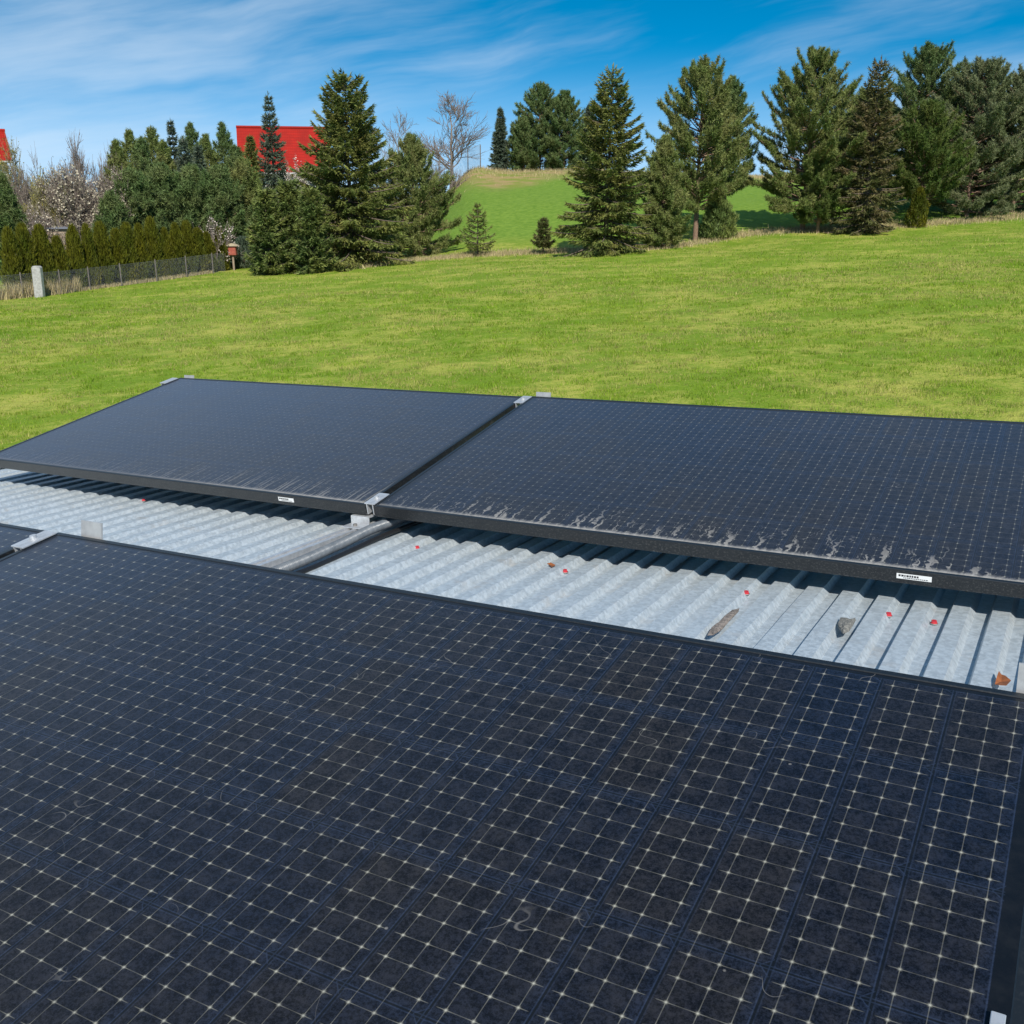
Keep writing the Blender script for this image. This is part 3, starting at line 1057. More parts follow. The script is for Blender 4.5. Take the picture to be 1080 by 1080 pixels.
M_SPRUCE = needle_mat("spruce_needles", (0.1267, 0.1624, 0.0390), warm=(0.2111, 0.2079, 0.0552), jitter=0.55)
M_SPRUCE_BLUE = needle_mat("blue_spruce_needles", (0.0918, 0.1283, 0.0837), warm=(0.1350, 0.1620, 0.1080))
M_SPRUCE_BROWN = needle_mat("browned_spruce_needles", (0.1064, 0.1176, 0.0364), warm=(0.1680, 0.1344, 0.0588))
M_PINE = needle_mat("pine_needles", (0.1501, 0.1968, 0.0500), warm=(0.2417, 0.2501, 0.0834), jitter=0.55)
M_PINE_DARK = needle_mat("dark_pine_needles", (0.1042, 0.1646, 0.0504), warm=(0.1680, 0.2050, 0.0706), jitter=0.55)
M_PINE_GREY = needle_mat("grey_pine_needles", (0.1482, 0.1814, 0.0756), warm=(0.2117, 0.2268, 0.1135), jitter=0.55)
M_PINE_BRIGHT = needle_mat("young_pine_needles", (0.086, 0.135, 0.026), warm=(0.125, 0.150, 0.034))
M_THUJA = needle_mat("golden_thuja_leaves", (0.070, 0.088, 0.008), warm=(0.150, 0.132, 0.008), jitter=0.6)
M_JUNIPER = needle_mat("juniper_leaves", (0.1187, 0.1663, 0.0475), warm=(0.2138, 0.2375, 0.0617), jitter=0.6)
M_TWIG = worn("bare_twigs", (0.16, 0.125, 0.105), (0.25, 0.20, 0.165), 8, 0.85)
M_TWIG_OLIVE = worn("olive_twigs", (0.20, 0.18, 0.085), (0.28, 0.25, 0.12), 8, 0.85)
M_TRUNK = worn("tree_bark", (0.10, 0.075, 0.055), (0.19, 0.14, 0.105), 14, 0.9)
M_PTRUNK = worn("pine_bark", (0.15, 0.095, 0.065), (0.27, 0.17, 0.115), 10, 0.9)
M_BLOOM = needle_mat("white_blossom", (0.62, 0.56, 0.48), 0.3, 0.25, warm=(0.70, 0.58, 0.52))
M_BLOOM_PINK = needle_mat("dull_blossom", (0.54, 0.48, 0.35), 0.3, 0.35, warm=(0.56, 0.49, 0.37))
M_BUD = needle_mat("spring_buds", (0.20, 0.20, 0.045), 0.3, 0.35)


def unit(v):
    return v / (np.linalg.norm(v, axis=-1, keepdims=True) + 1e-9)


def shards(P, D, L, W, rg, flat=None):
    """thin leaf or needle-spray triangles from P along D; length L, width W"""
    n = len(P)
    R = unit(rg.normal(size=(n, 3)))
    S = unit(np.cross(D, R)) * (np.asarray(W) * 0.5)[..., None]
    A = P - S
    B = P + S
    C = P + D * np.asarray(L)[..., None]
    V = np.stack([A, B, C], 1).reshape(-1, 3)
    return V


def tri_mesh(name, V):
    return mesh(name, V, np.arange(len(V)).reshape(-1, 3))


def trunk_mesh(h, r, rg, bend=0.02, branches=None, sides=8, top=0.97):
    k = 10
    t = np.linspace(0, 1, k)
    P = np.stack([np.cumsum(rg.normal(0, bend * h / k, k)), np.cumsum(rg.normal(0, bend * h / k, k)), t * h * top], -1)
    P[0, :2] = 0
    P[0, 2] = -0.25
    V, F = tube(P, r * (1 - 0.93 * t) * np.where(t == 0, 1.3, 1), sides)
    Vs, Fs = [V], [F]
    nv = len(V)
    if branches:
        for pts, r0 in branches:
            Vb, Fb = tube(pts, np.linspace(r0, r0 * 0.25, len(pts)), 4)
            Vs.append(Vb); Fs.append(Fb + nv); nv += len(Vb)
    return np.concatenate(Vs), np.concatenate(Fs)


def conifer(kind, h, r, seed, low=0.03, dense=1.0, shape=0.8, droop=0.35, thin_top=0.0, lean=(0, 0), size=1.0, cone=0.0, stepk=1.0):
    """returns (trunk V,F, crown V). kind 'spruce' (layered sprays) or 'pine' (needle tufts)"""
    rg = np.random.default_rng(seed)
    br = []
    CV_ = []
    step = (max(0.026, 0.17 / h) if kind == 'spruce' else max(0.034, 0.19 / h))
    step *= stepk
    if kind == 'pine':
        r = r * 1.28
    zs = np.arange(low, 0.965, step)
    lx, ly = lean
    for s in zs:
        s = s + rg.uniform(-0.01, 0.01)
        if kind == 'spruce':
            nb = 7 if s < 0.8 else 5
            env = (1 - s) ** shape
            env *= 0.80 + 0.20 * min(1, (s - low) / 0.10 + 0.3)
        else:
            nb = 7
            env = math.sin(math.pi * min(1.0, max(0.0, (s - low) / (1 - low)) * 0.80 + 0.22)) ** 0.75 * (1.02 - 0.28 * s)
            env *= shape * (1 - cone * s)
        a0 = rg.uniform(0, 6.28)
        for k in range(nb):
            a = a0 + k * 6.283 / nb + rg.normal(0, 0.25)
            L = r * env * rg.choice([rg.uniform(0.55, 0.85), rg.uniform(0.85, 1.15)], p=[0.4, 0.6])
            if L < 0.12:
                L = 0.12
            if kind == 'spruce':
                el = 0.55 * s - 0.05 + rg.normal(0, 0.10)
                dr = droop * (1 - s) * 1.0
                up = 0.22
            else:
                el = 0.12 + 0.55 * s + rg.normal(0, 0.16)
                dr = 0.25 * (1 - s)
                up = 0.28
            t = np.linspace(0, 1, 7)
            out = np.cos(el) * t * L
            zz = s * h + np.sin(el) * t * L - dr * L * t * t + up * L * t ** 3
            side = rg.normal(0, 0.10) * L * t * t
            ca, sa = math.cos(a), math.sin(a)
            pts = np.stack([ca * out - sa * side + lx * s * h, sa * out + ca * side + ly * s * h, zz], -1)
            br.append((pts[:, :], 0.012 + 0.012 * L))
            tang = unit(np.gradient(pts, axis=0))
            lat = np.array([-sa, ca, 0.0])
            if kind == 'spruce':
                fade = 1.0 - thin_top * max(0, (s - 0.72) / 0.28)
                m = int((16 + 62 * L) * dense * fade)
                q = rg.uniform(0.10, 1.0, m) ** 0.75
                i = q * 6
                i0 = np.clip(i.astype(int), 0, 5)
                f = (i - i0)[:, None]
                base = pts[i0] * (1 - f) + pts[i0 + 1] * f
                td = tang[i0]
                sg = rg.choice([-1, 1], m)
                off = rg.uniform(0, 1, m) * (0.30 * L * (1.05 - q) + 0.06)
                base = base + lat * (sg * off)[:, None]
                base[:, 2] -= off * rg.uniform(0.1, 0.75, m) + rg.uniform(0, 0.05, m)
                d = unit(td * 0.75 + lat * (sg * rg.uniform(0.2, 0.9, m))[:, None] + np.array([0, 0, -0.35]) + rg.normal(0, 0.25, (m, 3)))
                CV_.append(shards(base, d, rg.uniform(0.14, 0.30, m) * size, rg.uniform(0.05, 0.095, m) * size, rg))
                # leading shoots at the tip
                d = unit(tang[-1] + rg.normal(0, 0.25, (4, 3)) + np.array([0, 0, 0.1]))
                CV_.append(shards(np.repeat(pts[-1:], 4, 0), d, rg.uniform(0.15, 0.28, 4) * size, np.full(4, 0.05 * size), rg))
            else:
                nt = max(4, int((4 + 8.5 * L) * dense))
                q = rg.uniform(0.32, 1.0, nt) ** 0.7
                q[0] = 1.0
                i = q * 6
                i0 = np.clip(i.astype(int), 0, 5)
                f = (i - i0)[:, None]
                c = pts[i0] * (1 - f) + pts[i0 + 1] * f
                sg = rg.uniform(-1, 1, nt)
                c = c + lat * (sg * 0.34 * L * (1.08 - q))[:, None]
                c[:, 2] += rg.uniform(-0.05, 0.16, nt)
                ax = unit(tang[i0] * 0.6 + np.array([0, 0, 0.75]) + lat * (sg * 0.6)[:, None] + rg.normal(0, 0.25, (nt, 3)))
                nb_ = 24
                cc = np.repeat(c, nb_, 0)
                aa = np.repeat(ax, nb_, 0)
                d = unit(aa * rg.uniform(-0.1, 1.0, (len(cc), 1)) + unit(rg.normal(size=(len(cc), 3))) * 0.8)
                cc = cc + aa * rg.uniform(-0.18, 0.14, (len(cc), 1)) * size
                CV_.append(shards(cc, d, rg.uniform(0.13, 0.24, len(cc)) * size, rg.uniform(0.022, 0.044, len(cc)) * size, rg))
    # the leader
    n = 26 if kind == 'spruce' else 70
    z = rg.uniform(0.93, 1.0, n)
    base = np.stack([lx * z * h + rg.normal(0, 0.02, n), ly * z * h + rg.normal(0, 0.02, n), z * h - 0.1], -1)
    d = unit(np.array([0, 0, 1.0]) + rg.normal(0, 0.45, (n, 3)))
    CV_.append(shards(base, d, rg.uniform(0.12, 0.26, n) * size, rg.uniform(0.03, 0.06, n) * size, rg))
    k = 10
    t = np.linspace(0, 1, k)
    P = np.stack([lx * t * h + np.r_[0, np.cumsum(rg.normal(0, 0.012, k - 1))], ly * t * h + np.r_[0, np.cumsum(rg.normal(0, 0.012, k - 1))], t * h * 0.985], -1)
    P[0, 2] = -0.3
    V, F = tube(P, (0.012 + 0.0155 * h) * (1 - 0.94 * t), 8)
    Vs, Fs, nv = [V], [F], len(V)
    for pts, r0 in br:
        Vb, Fb = tube(pts, np.linspace(r0, r0 * 0.3, len(pts)), 4)
        Vs.append(Vb); Fs.append(Fb + nv); nv += len(Vb)
    return np.concatenate(Vs), np.concatenate(Fs), np.concatenate(CV_)


def column_bush(h, r, seed, n=5200, size=1.0, pointed=0.8):
    """upright thuja or juniper: flat sprays reaching up and outward over a tapering body"""
    rg = np.random.default_rng(seed)
    V = []
    s = rg.uniform(0, 1, n) ** 0.9
    a = rg.uniform(0, 2 * math.pi, n)
    prof = (np.clip(1 - s, 0, 1) ** pointed) * (0.75 + 0.25 * np.clip(s / 0.15, 0, 1))
    lob = 1 + 0.24 * np.sin(a * 3 + seed) * np.sin(s * 9 + seed) + 0.22 * np.sin(a * 5 + s * 16 + seed * 2) * (0.4 + s) + 0.10 * np.sin(a * 9 + s * 31)
    rad = r * prof * lob * np.where(rg.uniform(0, 1, n) < 0.7, rg.uniform(0.8, 1.05, n), rg.uniform(0.2, 0.9, n))
    P = np.stack([np.cos(a) * rad, np.sin(a) * rad, 0.02 + s * h * 0.95], -1)
    o = np.stack([np.cos(a), np.sin(a), 0 * a], -1)
    d = unit(o * rg.uniform(0.1, 0.7, n)[:, None] + np.array([0, 0, 0.9]) + rg.normal(0, 0.28, (n, 3)))
    V.append(shards(P, d, rg.uniform(0.08, 0.20, n) * size, rg.uniform(0.03, 0.07, n) * size, rg))
    V = np.concatenate(V)
    k = 6
    t = np.linspace(0, 1, k)
    Pt = np.stack([0 * t, 0 * t, -0.2 + t * h * 0.9], -1)
    Vt, Ft = tube(Pt, 0.04 * (1 - 0.9 * t), 6)
    return Vt, Ft, V


def bare_tree(h, r, seed, levels=5, kids=4, spread=0.6, trunk=0.28, multi=1, gravity=0.0):
    """leafless tree: recursive limbs. returns V,F of wood and the twig tips"""
    rg = np.random.default_rng(seed)
    Vs, Fs, tips = [], [], []
    cnt = [0]

    def grow(p, d, L, rad, lev):
        k = 4
        pts = [p]
        q = p.copy()
        dd = d.copy()
        for i in range(k - 1):
            dd = unit(dd + rg.normal(0, 0.13, 3) + np.array([0, 0, 0.06 - gravity * (levels - lev) * 0.1]))
            q = q + dd * L / (k - 1)
            pts.append(q.copy())
        pts = np.array(pts)
        V, F = tube(pts, np.linspace(rad, rad * 0.6, k), 5 if lev > 2 else 3)
        Vs.append(V); Fs.append(F + cnt[0]); cnt[0] += len(V)
        if lev == 0:
            tips.append(pts[1:])
            return
        for c in range(kids if lev < levels else kids + 1):
            f = rg.uniform(0.35, 1.0) if c else 1.0
            i = int(f * (k - 1))
            b = pts[i]
            ax = unit(np.cross(dd, rg.normal(size=3)))
            ang = rg.uniform(0.25, 0.95) * spread if c else rg.uniform(0, 0.25)
            nd = unit(dd * math.cos(ang) + ax * math.sin(ang))
            grow(b, nd, L * rg.uniform(0.58, 0.80), max(rad * rg.uniform(0.42, 0.6), 0.0075 + 0.0009 * h), lev - 1)

    if multi == 1:
        k = 9
        z = np.linspace(-0.03, 0.92, k) * h
        P = np.stack([np.cumsum(rg.normal(0, 0.008 * h, k)), np.cumsum(rg.normal(0, 0.008 * h, k)), z], -1)
        V, F = tube(P, np.linspace(r, r * 0.12, k), 7)
        Vs.append(V); Fs.append(F + cnt[0]); cnt[0] += len(V)
        for i in range(22):
            f = rg.uniform(0.22, 0.98)
            p = np.array([np.interp(f * (k - 1), range(k), P[:, q]) for q in range(3)])
            a = i * 2.4 + rg.normal(0, 0.3)
            e_ = 0.45 + 0.75 * f
            d = np.array([math.cos(a) * math.cos(e_), math.sin(a) * math.cos(e_), math.sin(e_)])
            grow(p, d, h * 0.26 * (1.15 - 0.75 * f), r * 0.42 * (1.1 - f), levels - 2)
    for m in range(multi if multi > 1 else 0):
        d0 = unit(np.array([rg.normal(0, 0.5), rg.normal(0, 0.5), 1.0]))
        p0 = np.array([rg.normal(0, 0.12), rg.normal(0, 0.12), -0.1])
        grow(p0, d0, h * trunk, r, levels)
    V = np.concatenate(Vs)
    F = np.concatenate(Fs)
    sc = h / V[:, 2].max()
    return V * sc, F, np.concatenate(tips) * sc


def place_tree(name, label, cat, xy, parts, group=None, rz=0.0, sc=(1, 1, 1), sink=0.0):
    """parts: list of (name, mesh, material)"""
    x, y = xy
    root = empty(name, Matrix.Translation((x, y, float(terrain(x, y)) - sink)) @ Matrix.Rotation(rz, 4, 'Z') @ Matrix.Diagonal(sc + (1,)))
    tag(root, label, cat, group)
    for nm, me, mat in parts:
        link(nm, me, mat, root)
    return root


def conifer_parts(kind, mat, *a, **k):
    Vt, Ft, Vc = conifer(kind, *a, **k)
    return [("trunk", mesh("trunk", Vt, Ft, True), M_TRUNK if kind == 'spruce' else M_PTRUNK), ("crown", tri_mesh("crown", Vc), mat)]


def dims(base, topy, halfw):
    """metres for a tree with its foot at base (world x,y), its tip at photo row topy, half width in pixels"""
    x, y = base
    return top_z(540, topy, y) - float(terrain(x, y)), halfw / FPX * y


G_TREE = "evergreens along the far edge of the lawn"
G_HILL = "trees on top of the hill"
G_FAR = "conifers behind the hedge on the left"


def put_conifer(name, label, base, topy, halfw, kind, mat, seed, group, **kw):
    h, r = dims(base, topy, halfw)
    return place_tree(name, label, "tree", base, conifer_parts(kind, mat, h, r, seed, **kw), group)


# --- evergreens at the end of the lawn, left to right
B = ground_at(372, 281)
put_conifer("spruce_tree", "tall dark spruce, largest tree left of centre, right of the red roof", B, 73, 74, 'spruce', M_SPRUCE, 11, G_TREE, dense=1.7, shape=0.64, thin_top=0.25)
B = ground_at(437, 270)
put_conifer("pine_tree", "bushy pine touching the right side of the tall left spruce", B, 141, 50, 'pine', M_PINE, 12, G_TREE, low=0.02, shape=0.95, dense=1.2, cone=0.55)
B = ground_at(504, 270)
put_conifer("fir_tree", "small open fir standing alone before the green hill", B, 214, 25, 'spruce', M_SPRUCE, 13, G_TREE, low=0.14, dense=0.55, shape=0.85, droop=0.05, stepk=1.7, size=0.8)
B = ground_at(573, 268)
put_conifer("spruce_tree", "tiny cone shaped brownish spruce on a bare stem", B, 228, 15, 'spruce', M_SPRUCE_BROWN, 14, G_TREE, low=0.22, dense=1.6, shape=0.8, droop=0.1, size=0.7)
B = ground_at(638, 268)
put_conifer("spruce_tree", "tall spruce with a sparse leaning tip, right of the tiny spruce", B, 66, 56, 'spruce', M_SPRUCE, 15, G_TREE, dense=1.45, shape=0.68, thin_top=0.85, lean=(0.016, 0))
B = ground_at(697, 262)
put_conifer("pine_tree", "low bushy pine squeezed between the leaning spruce and the bare trunk pine", B, 142, 32, 'pine', M_PINE, 16, G_TREE, low=0.02, dense=1.3, cone=0.3)
B = ground_at(733, 254)
put_conifer("pine_tree", "tall pine with a bare trunk showing near the ground", B, 64, 46, 'pine', M_PINE, 17, G_TREE, low=0.17, shape=1.0, dense=1.6)
B = col_at(765, B[1] + 3.5)
put_conifer("pine_tree", "pine top rising behind the right shoulder of the bare trunk pine", B, 82, 26, 'pine', M_PINE_DARK, 18, G_TREE, low=0.25, shape=1.0, dense=1.5)
B = ground_at(757, 252)
h_, r_ = dims(B, 208, 20)
Vt, Ft, Vc = column_bush(h_, r_, 19, 6500, 1.2, 0.5)
place_tree("juniper_bush", "rounded upright juniper at the foot of the bare trunk pine", "bush", B, [("stem", mesh("stem", Vt, Ft), M_TRUNK), ("foliage", tri_mesh("foliage", Vc), M_JUNIPER)])
B = ground_at(846, 244)
put_conifer("pine_tree", "broad dark pine left of the bright young pine", B, 52, 54, 'pine', M_PINE, 20, G_TREE, low=0.12, shape=1.05, dense=1.7, cone=0.2)
B = ground_at(862, 246)
put_conifer("pine_tree", "bright green young pine in front of the broad dark pine", B, 132, 26, 'pine', M_PINE_BRIGHT, 21, G_TREE, low=0.1, shape=0.95, dense=1.3, size=0.9, cone=0.6)
B = ground_at(910, 246)
put_conifer("spruce_tree", "ragged spruce with a thin brown top, right of the bright young pine", B, 58, 40, 'spruce', M_SPRUCE_BROWN, 22, G_TREE, dense=1.0, shape=0.62, thin_top=0.6, lean=(0.006, 0))
B = ground_at(968, 236)
put_conifer("pine_tree", "light green pine with a pale trunk, just behind the golden thuja", B, 108, 46, 'pine', M_PINE_BRIGHT, 23, G_TREE, low=0.2, shape=0.95, dense=1.3, cone=0.35)
B = col_at(964, B[1] + 6)
put_conifer("pine_tree", "tallest pine of the right hand group, behind the light green pine", B, 48, 46, 'pine', M_PINE_DARK, 24, G_TREE, low=0.1, shape=1.0, dense=1.6)
B = ground_at(966, 240)
h_, r_ = dims(B, 197, 11)
Vt, Ft, Vc = column_bush(h_, r_, 25, 5200, 1.0, 0.55)
place_tree("thuja", "single golden thuja cone at the foot of the light green pine", "bush", B, [("stem", mesh("stem", Vt, Ft), M_TRUNK), ("foliage", tri_mesh("foliage", Vc), M_THUJA)])
B = col_at(1022, ground_at(1022, 232)[1] + 1.5)
put_conifer("pine_tree", "greyish pine right of the golden thuja", B, 64, 52, 'pine', M_PINE_GREY, 26, G_TREE, low=0.03, shape=1.0, dense=1.6)
B = col_at(1070, ground_at(1070, 229)[1] + 2.0)
put_conifer("pine_tree", "rightmost grey pine cut off by the picture's edge", B, 72, 46, 'pine', M_PINE_GREY, 27, G_TREE, low=0.03, shape=1.0, dense=1.6)
B = col_at(902, 76)
put_conifer("pine_tree", "olive pine filling the gap behind the ragged brown topped spruce", B, 96, 42, 'pine', M_PINE, 28, G_TREE, low=0.02, shape=1.0, dense=1.4)
B = col_at(1012, 84)
put_conifer("pine_tree", "dark pine almost hidden behind the greyish pine", B, 84, 44, 'pine', M_PINE_DARK, 29, G_TREE, low=0.02, shape=1.0, dense=1.4)

# --- on the hill
HB = 121.0
for px, topy, hw, kind, mat, lab, sd in [
    (528, 113, 11, 'spruce', M_SPRUCE_BLUE, "slim spruce on the hilltop, left of the hilltop pines", 31),
    (569, 88, 29, 'pine', M_PINE_DARK, "tallest dense pine on the hilltop", 32),
    (594, 96, 25, 'pine', M_PINE_DARK, "second hilltop pine, overlapped by the leaning spruce", 33),
    (552, 124, 18, 'pine', M_PINE_DARK, "lower pine at the left foot of the hilltop pines", 34),
    (620, 110, 18, 'spruce', M_SPRUCE_BLUE, "hilltop spruce half hidden behind the leaning spruce", 35)]:
    B = col_at(px, HB + (sd % 3))
    put_conifer(('pine_tree' if kind == 'pine' else 'spruce_tree'), lab, B, topy, hw, kind, mat, sd, G_HILL, low=0.02, dense=1.0 if kind == 'spruce' else 0.8, size=1.5)


def put_bare(name, label, base, topy, halfw, mat, seed, group=None, bloom=None, nb=0, bs=0.1, foliage="blossom", **kw):
    h, r = dims(base, topy, halfw)
    V, F, tips = bare_tree(h, 0.016 * h + 0.02, seed, **kw)
    cur = np.percentile(np.abs(V[:, 0]), 95)
    V[:, :2] *= r / cur
    tips[:, :2] *= r / cur
    tr = mesh("trunk", V, F)
    parts = [("trunk", tr, mat)]
    if bloom is not None:
        rg = np.random.default_rng(seed)
        P = tips[rg.integers(0, len(tips), nb)] + rg.normal(0, 0.05, (nb, 3))
        d = unit(rg.normal(size=(nb, 3)))
        parts.append((foliage, tri_mesh(foliage, shards(P, d, rg.uniform(0.6, 1.3, nb) * bs, rg.uniform(0.5, 1.1, nb) * bs, rg)), bloom))
    return place_tree(name, label, "tree" if "tree" in name else "bush", base, parts, group)


put_bare("bare_tree", "leafless tree with a round crown on the hill's left shoulder", col_at(478, 112), 95, 33, M_TWIG, 41, None, levels=5, kids=4, spread=0.75)
put_bare("bare_tree", "smaller leafless tree with a thin crown between the two left evergreens and the hill", col_at(424, 118), 112, 30, M_TWIG, 42, None, levels=5, kids=3, spread=0.8)
put_bare("bare_bush", "leafless thicket at the foot of the hill's bare tree", col_at(466, 104), 158, 18, M_TWIG, 43, None, levels=4, kids=4, spread=0.8, multi=5)

# --- left: behind the hedge
for px, topy, hw, D, kind, mat, lab, sd in [
    (290, 97, 22, 82, 'spruce', M_SPRUCE_BLUE, "slim spruce standing in front of the long red roof", 51),
    (268, 141, 20, 84, 'spruce', M_SPRUCE, "yellowish conifer at the left end of the long red roof", 52),
    (240, 128, 20, 76, 'pine', M_PINE_DARK, "pine left of the yellowish conifer by the red roof", 53),
    (207, 128, 22, 78, 'pine', M_PINE_DARK, "far pine third to the left of the red roof", 54),
    (187, 124, 15, 79, 'spruce', M_SPRUCE_BLUE, "thin bluish spruce tallest of the far row left of the red roof", 55),
    (166, 132, 22, 78, 'pine', M_PINE, "far pine left of the thin bluish spruce", 56),
    (143, 136, 22, 80, 'pine', M_PINE, "leftmost far pine beside the bare thicket", 57),
    (128, 146, 20, 73, 'pine', M_PINE, "ragged pine right behind the leftmost far pine", 91),
    (155, 143, 20, 72, 'pine', M_PINE_DARK, "ragged pine second from the left before the far row", 92),
    (177, 147, 20, 73, 'pine', M_PINE, "ragged pine under the thin bluish spruce", 93),
    (198, 143, 20, 72, 'spruce', M_SPRUCE_BLUE, "ragged bluish spruce right of the thin bluish spruce", 94),
    (222, 141, 20, 73, 'pine', M_PINE, "ragged pine right of the short silvery spruce", 95),
    (252, 152, 20, 72, 'pine', M_PINE_DARK, "ragged pine below the left end of the long red roof", 96),
    (213, 152, 14, 68, 'spruce', M_SPRUCE_BLUE, "short silvery spruce in front of the far pines", 58),
    (232, 178, 26, 60, 'pine', M_PINE_DARK, "dark low pine behind the right end of the hedge", 59),
    (204, 177, 27, 59, 'pine', M_PINE_DARK, "dark broad pine second from the right behind the hedge", 60),
    (172, 174, 28, 58, 'pine', M_PINE_DARK, "dark broad pine in the middle behind the hedge", 61),
    (140, 182, 27, 57, 'pine', M_PINE_DARK, "dark low pine right of the blossoming bush", 62),
    (116, 205, 18, 55, 'pine', M_PINE_DARK, "lowest dark pine at the blossoming bush's foot", 63),
    (4, 188, 16, 53, 'pine', M_PINE_DARK, "dark pine at the left picture edge behind the hedge", 64),
    (258, 168, 24, 62, 'pine', M_PINE, "olive pine behind the red box on its post", 65),
    (346, 172, 22, 60, 'spruce', M_SPRUCE, "spruce half hidden by the left side of the tall dark spruce", 66)]:
    put_conifer('pine_tree' if kind == 'pine' else 'spruce_tree', lab, col_at(px, D), topy, hw * 1.22, kind, mat, sd, G_FAR, low=0.02, cone=0.2 if D > 70 else 0.0, dense=0.7 if D > 70 else 1.0, size=1.15)

for px, topy, hw, D, lab, sd in [
    (280, 199, 19, 53, "bushy olive yew, left of three below the slim spruce", 71),
    (304, 190, 19, 54, "bushy olive yew, middle of three left of the tall dark spruce", 72),
    (327, 198, 18, 53, "bushy olive yew touching the tall dark spruce", 73)]:
    B = col_at(px, D)
    h_, r_ = dims(B, topy, hw)
    place_tree("yew_tree", lab, "tree", B, conifer_parts('spruce', M_JUNIPER, h_, r_ * 1.25, sd, low=0.01, dense=1.5, shape=0.42, droop=0.05), "olive yews")
for px, py, topy, hw, lab, sd in [
    (258, 283, 250, 12, "small greyish juniper beside the red box's post", 74),
    (277, 277, 252, 13, "small greyish juniper right of the one beside the red box", 75)]:
    B = ground_at(px, py)
    h_, r_ = dims(B, topy, hw)
    Vt, Ft, Vc = column_bush(h_, r_, sd, 4200, 1.1, 0.35)
    place_tree("juniper_bush", lab, "bush", B, [("stem", mesh("stem", Vt, Ft), M_TRUNK), ("foliage", tri_mesh("foliage", Vc), M_SPRUCE_BLUE)])

put_bare("bare_tree", "leafless tree right of the yellowish willow, behind the blossoming bush", col_at(96, 72), 134, 26, M_TWIG, 81, "leafless trees on the left", levels=5, kids=5, spread=0.8, multi=2)
put_bare("bare_tree", "leafless tree beside the leftmost far pine", col_at(121, 74), 146, 18, M_TWIG, 82, "leafless trees on the left", levels=5, kids=4, spread=0.8, multi=2)
put_bare("bare_tree", "leafless tree between the willow and the other leafless trees", col_at(66, 70), 148, 20, M_TWIG, 83, "leafless trees on the left", levels=5, kids=4, spread=0.8, multi=2)
put_bare("willow_tree", "yellowish budding willow at the left end of the picture", col_at(30, 62), 138, 34, M_TWIG_OLIVE, 84, None, M_BUD, 11000, 0.085, "buds", levels=5, kids=5, spread=0.85, multi=2, gravity=0.25)
put_bare("willow_tree", "lower olive budding willow left of the blossoming bush", col_at(48, 56), 172, 26, M_TWIG_OLIVE, 85, None, M_BUD, 9000, 0.085, "buds", levels=5, kids=5, spread=0.9, multi=3)
put_bare("blossoming_bush", "large pale pink blossoming bush above the hedge's left half", col_at(92, 56), 166, 36, M_TWIG, 86, None, M_BLOOM_PINK, 24000, 0.105, levels=5, kids=5, spread=0.95, multi=5)
put_bare("bare_bush", "tall pinkish leafless bush under the red roof end at the left edge", col_at(4, 58), 158, 26, M_TWIG, 90, None, M_BLOOM_PINK, 3000, 0.07, "buds", levels=5, kids=5, spread=0.9, multi=4)
put_bare("blossoming_bush", "white blossoming bush behind the hedge's left end", col_at(24, 54), 208, 20, M_TWIG, 87, None, M_BLOOM, 1300, 0.07, levels=4, kids=4, spread=0.95, multi=4)
put_bare("blossoming_tree", "white blossoming tree before the right end of the long red roof", col_at(322, 72), 163, 14, M_TWIG, 88, None, M_BLOOM, 2600, 0.10, levels=4, kids=4, spread=0.9, multi=2)
put_bare("blossoming_bush", "small white blossoming bush glimpsed above the hedge's right end", col_at(218, 57), 226, 18, M_TWIG, 89, None, M_BLOOM, 800, 0.08, levels=4, kids=3, spread=0.95, multi=4)

# --- golden thuja hedge: three body meshes shared by all its plants
variants = []
for sd in range(3):
    Vt, Ft, Vc = column_bush(1.0, 0.25, 90 + sd, 7000, 0.5, 0.38 + 0.08 * sd)
    variants.append((mesh("stem", Vt, Ft), tri_mesh("foliage", Vc)))
HEDGE = [(2, 241), (18, 237), (36, 238), (53, 250), (71, 238), (86, 237), (101, 235), (117, 242), (129, 236), (142, 237), (155, 230), (169, 241), (181, 236), (193, 234), (204, 241), (214, 245), (227, 241)]
hedge_labels = ["golden thuja at the left picture edge", "second golden thuja from the left edge", "golden thuja just left of the grey shed roof", "shortest golden thuja, in front of the grey shed roof",
                "golden thuja just right of the grey shed roof", "second golden thuja right of the grey shed roof", "third golden thuja right of the grey shed roof",
                "short golden thuja, fourth right of the grey shed roof", "golden thuja left of the middle of the hedge", "golden thuja in the middle of the hedge", "tallest pointed golden thuja of the hedge",
                "lower golden thuja just right of the tallest one", "sixth golden thuja from the hedge's right end", "fifth golden thuja from the hedge's right end", "third golden thuja from the hedge's right end",
                "second golden thuja from the hedge's right end", "last golden thuja of the hedge, nearest the red box"]
rg_ = random.Random(8)
for (px, topy), lab in zip(HEDGE, hedge_labels):
    q = (px - 540) / FPX
    D = float(ground_limit(ray(px, 290)[0] / ray(px, 290)[1])) + 1.25
    B = col_at(px, D)
    h = top_z(540, topy, D) - float(terrain(*B))
    k = rg_.randrange(3)
    wd = rg_.uniform(1.5, 1.95)
    st_, fo_ = variants[k]
    place_tree("thuja", lab, "bush", B, [("stem", st_, M_TRUNK), ("foliage", fo_, M_THUJA)], "golden thuja hedge", rg_.uniform(0, 6.28), (wd, wd, h))

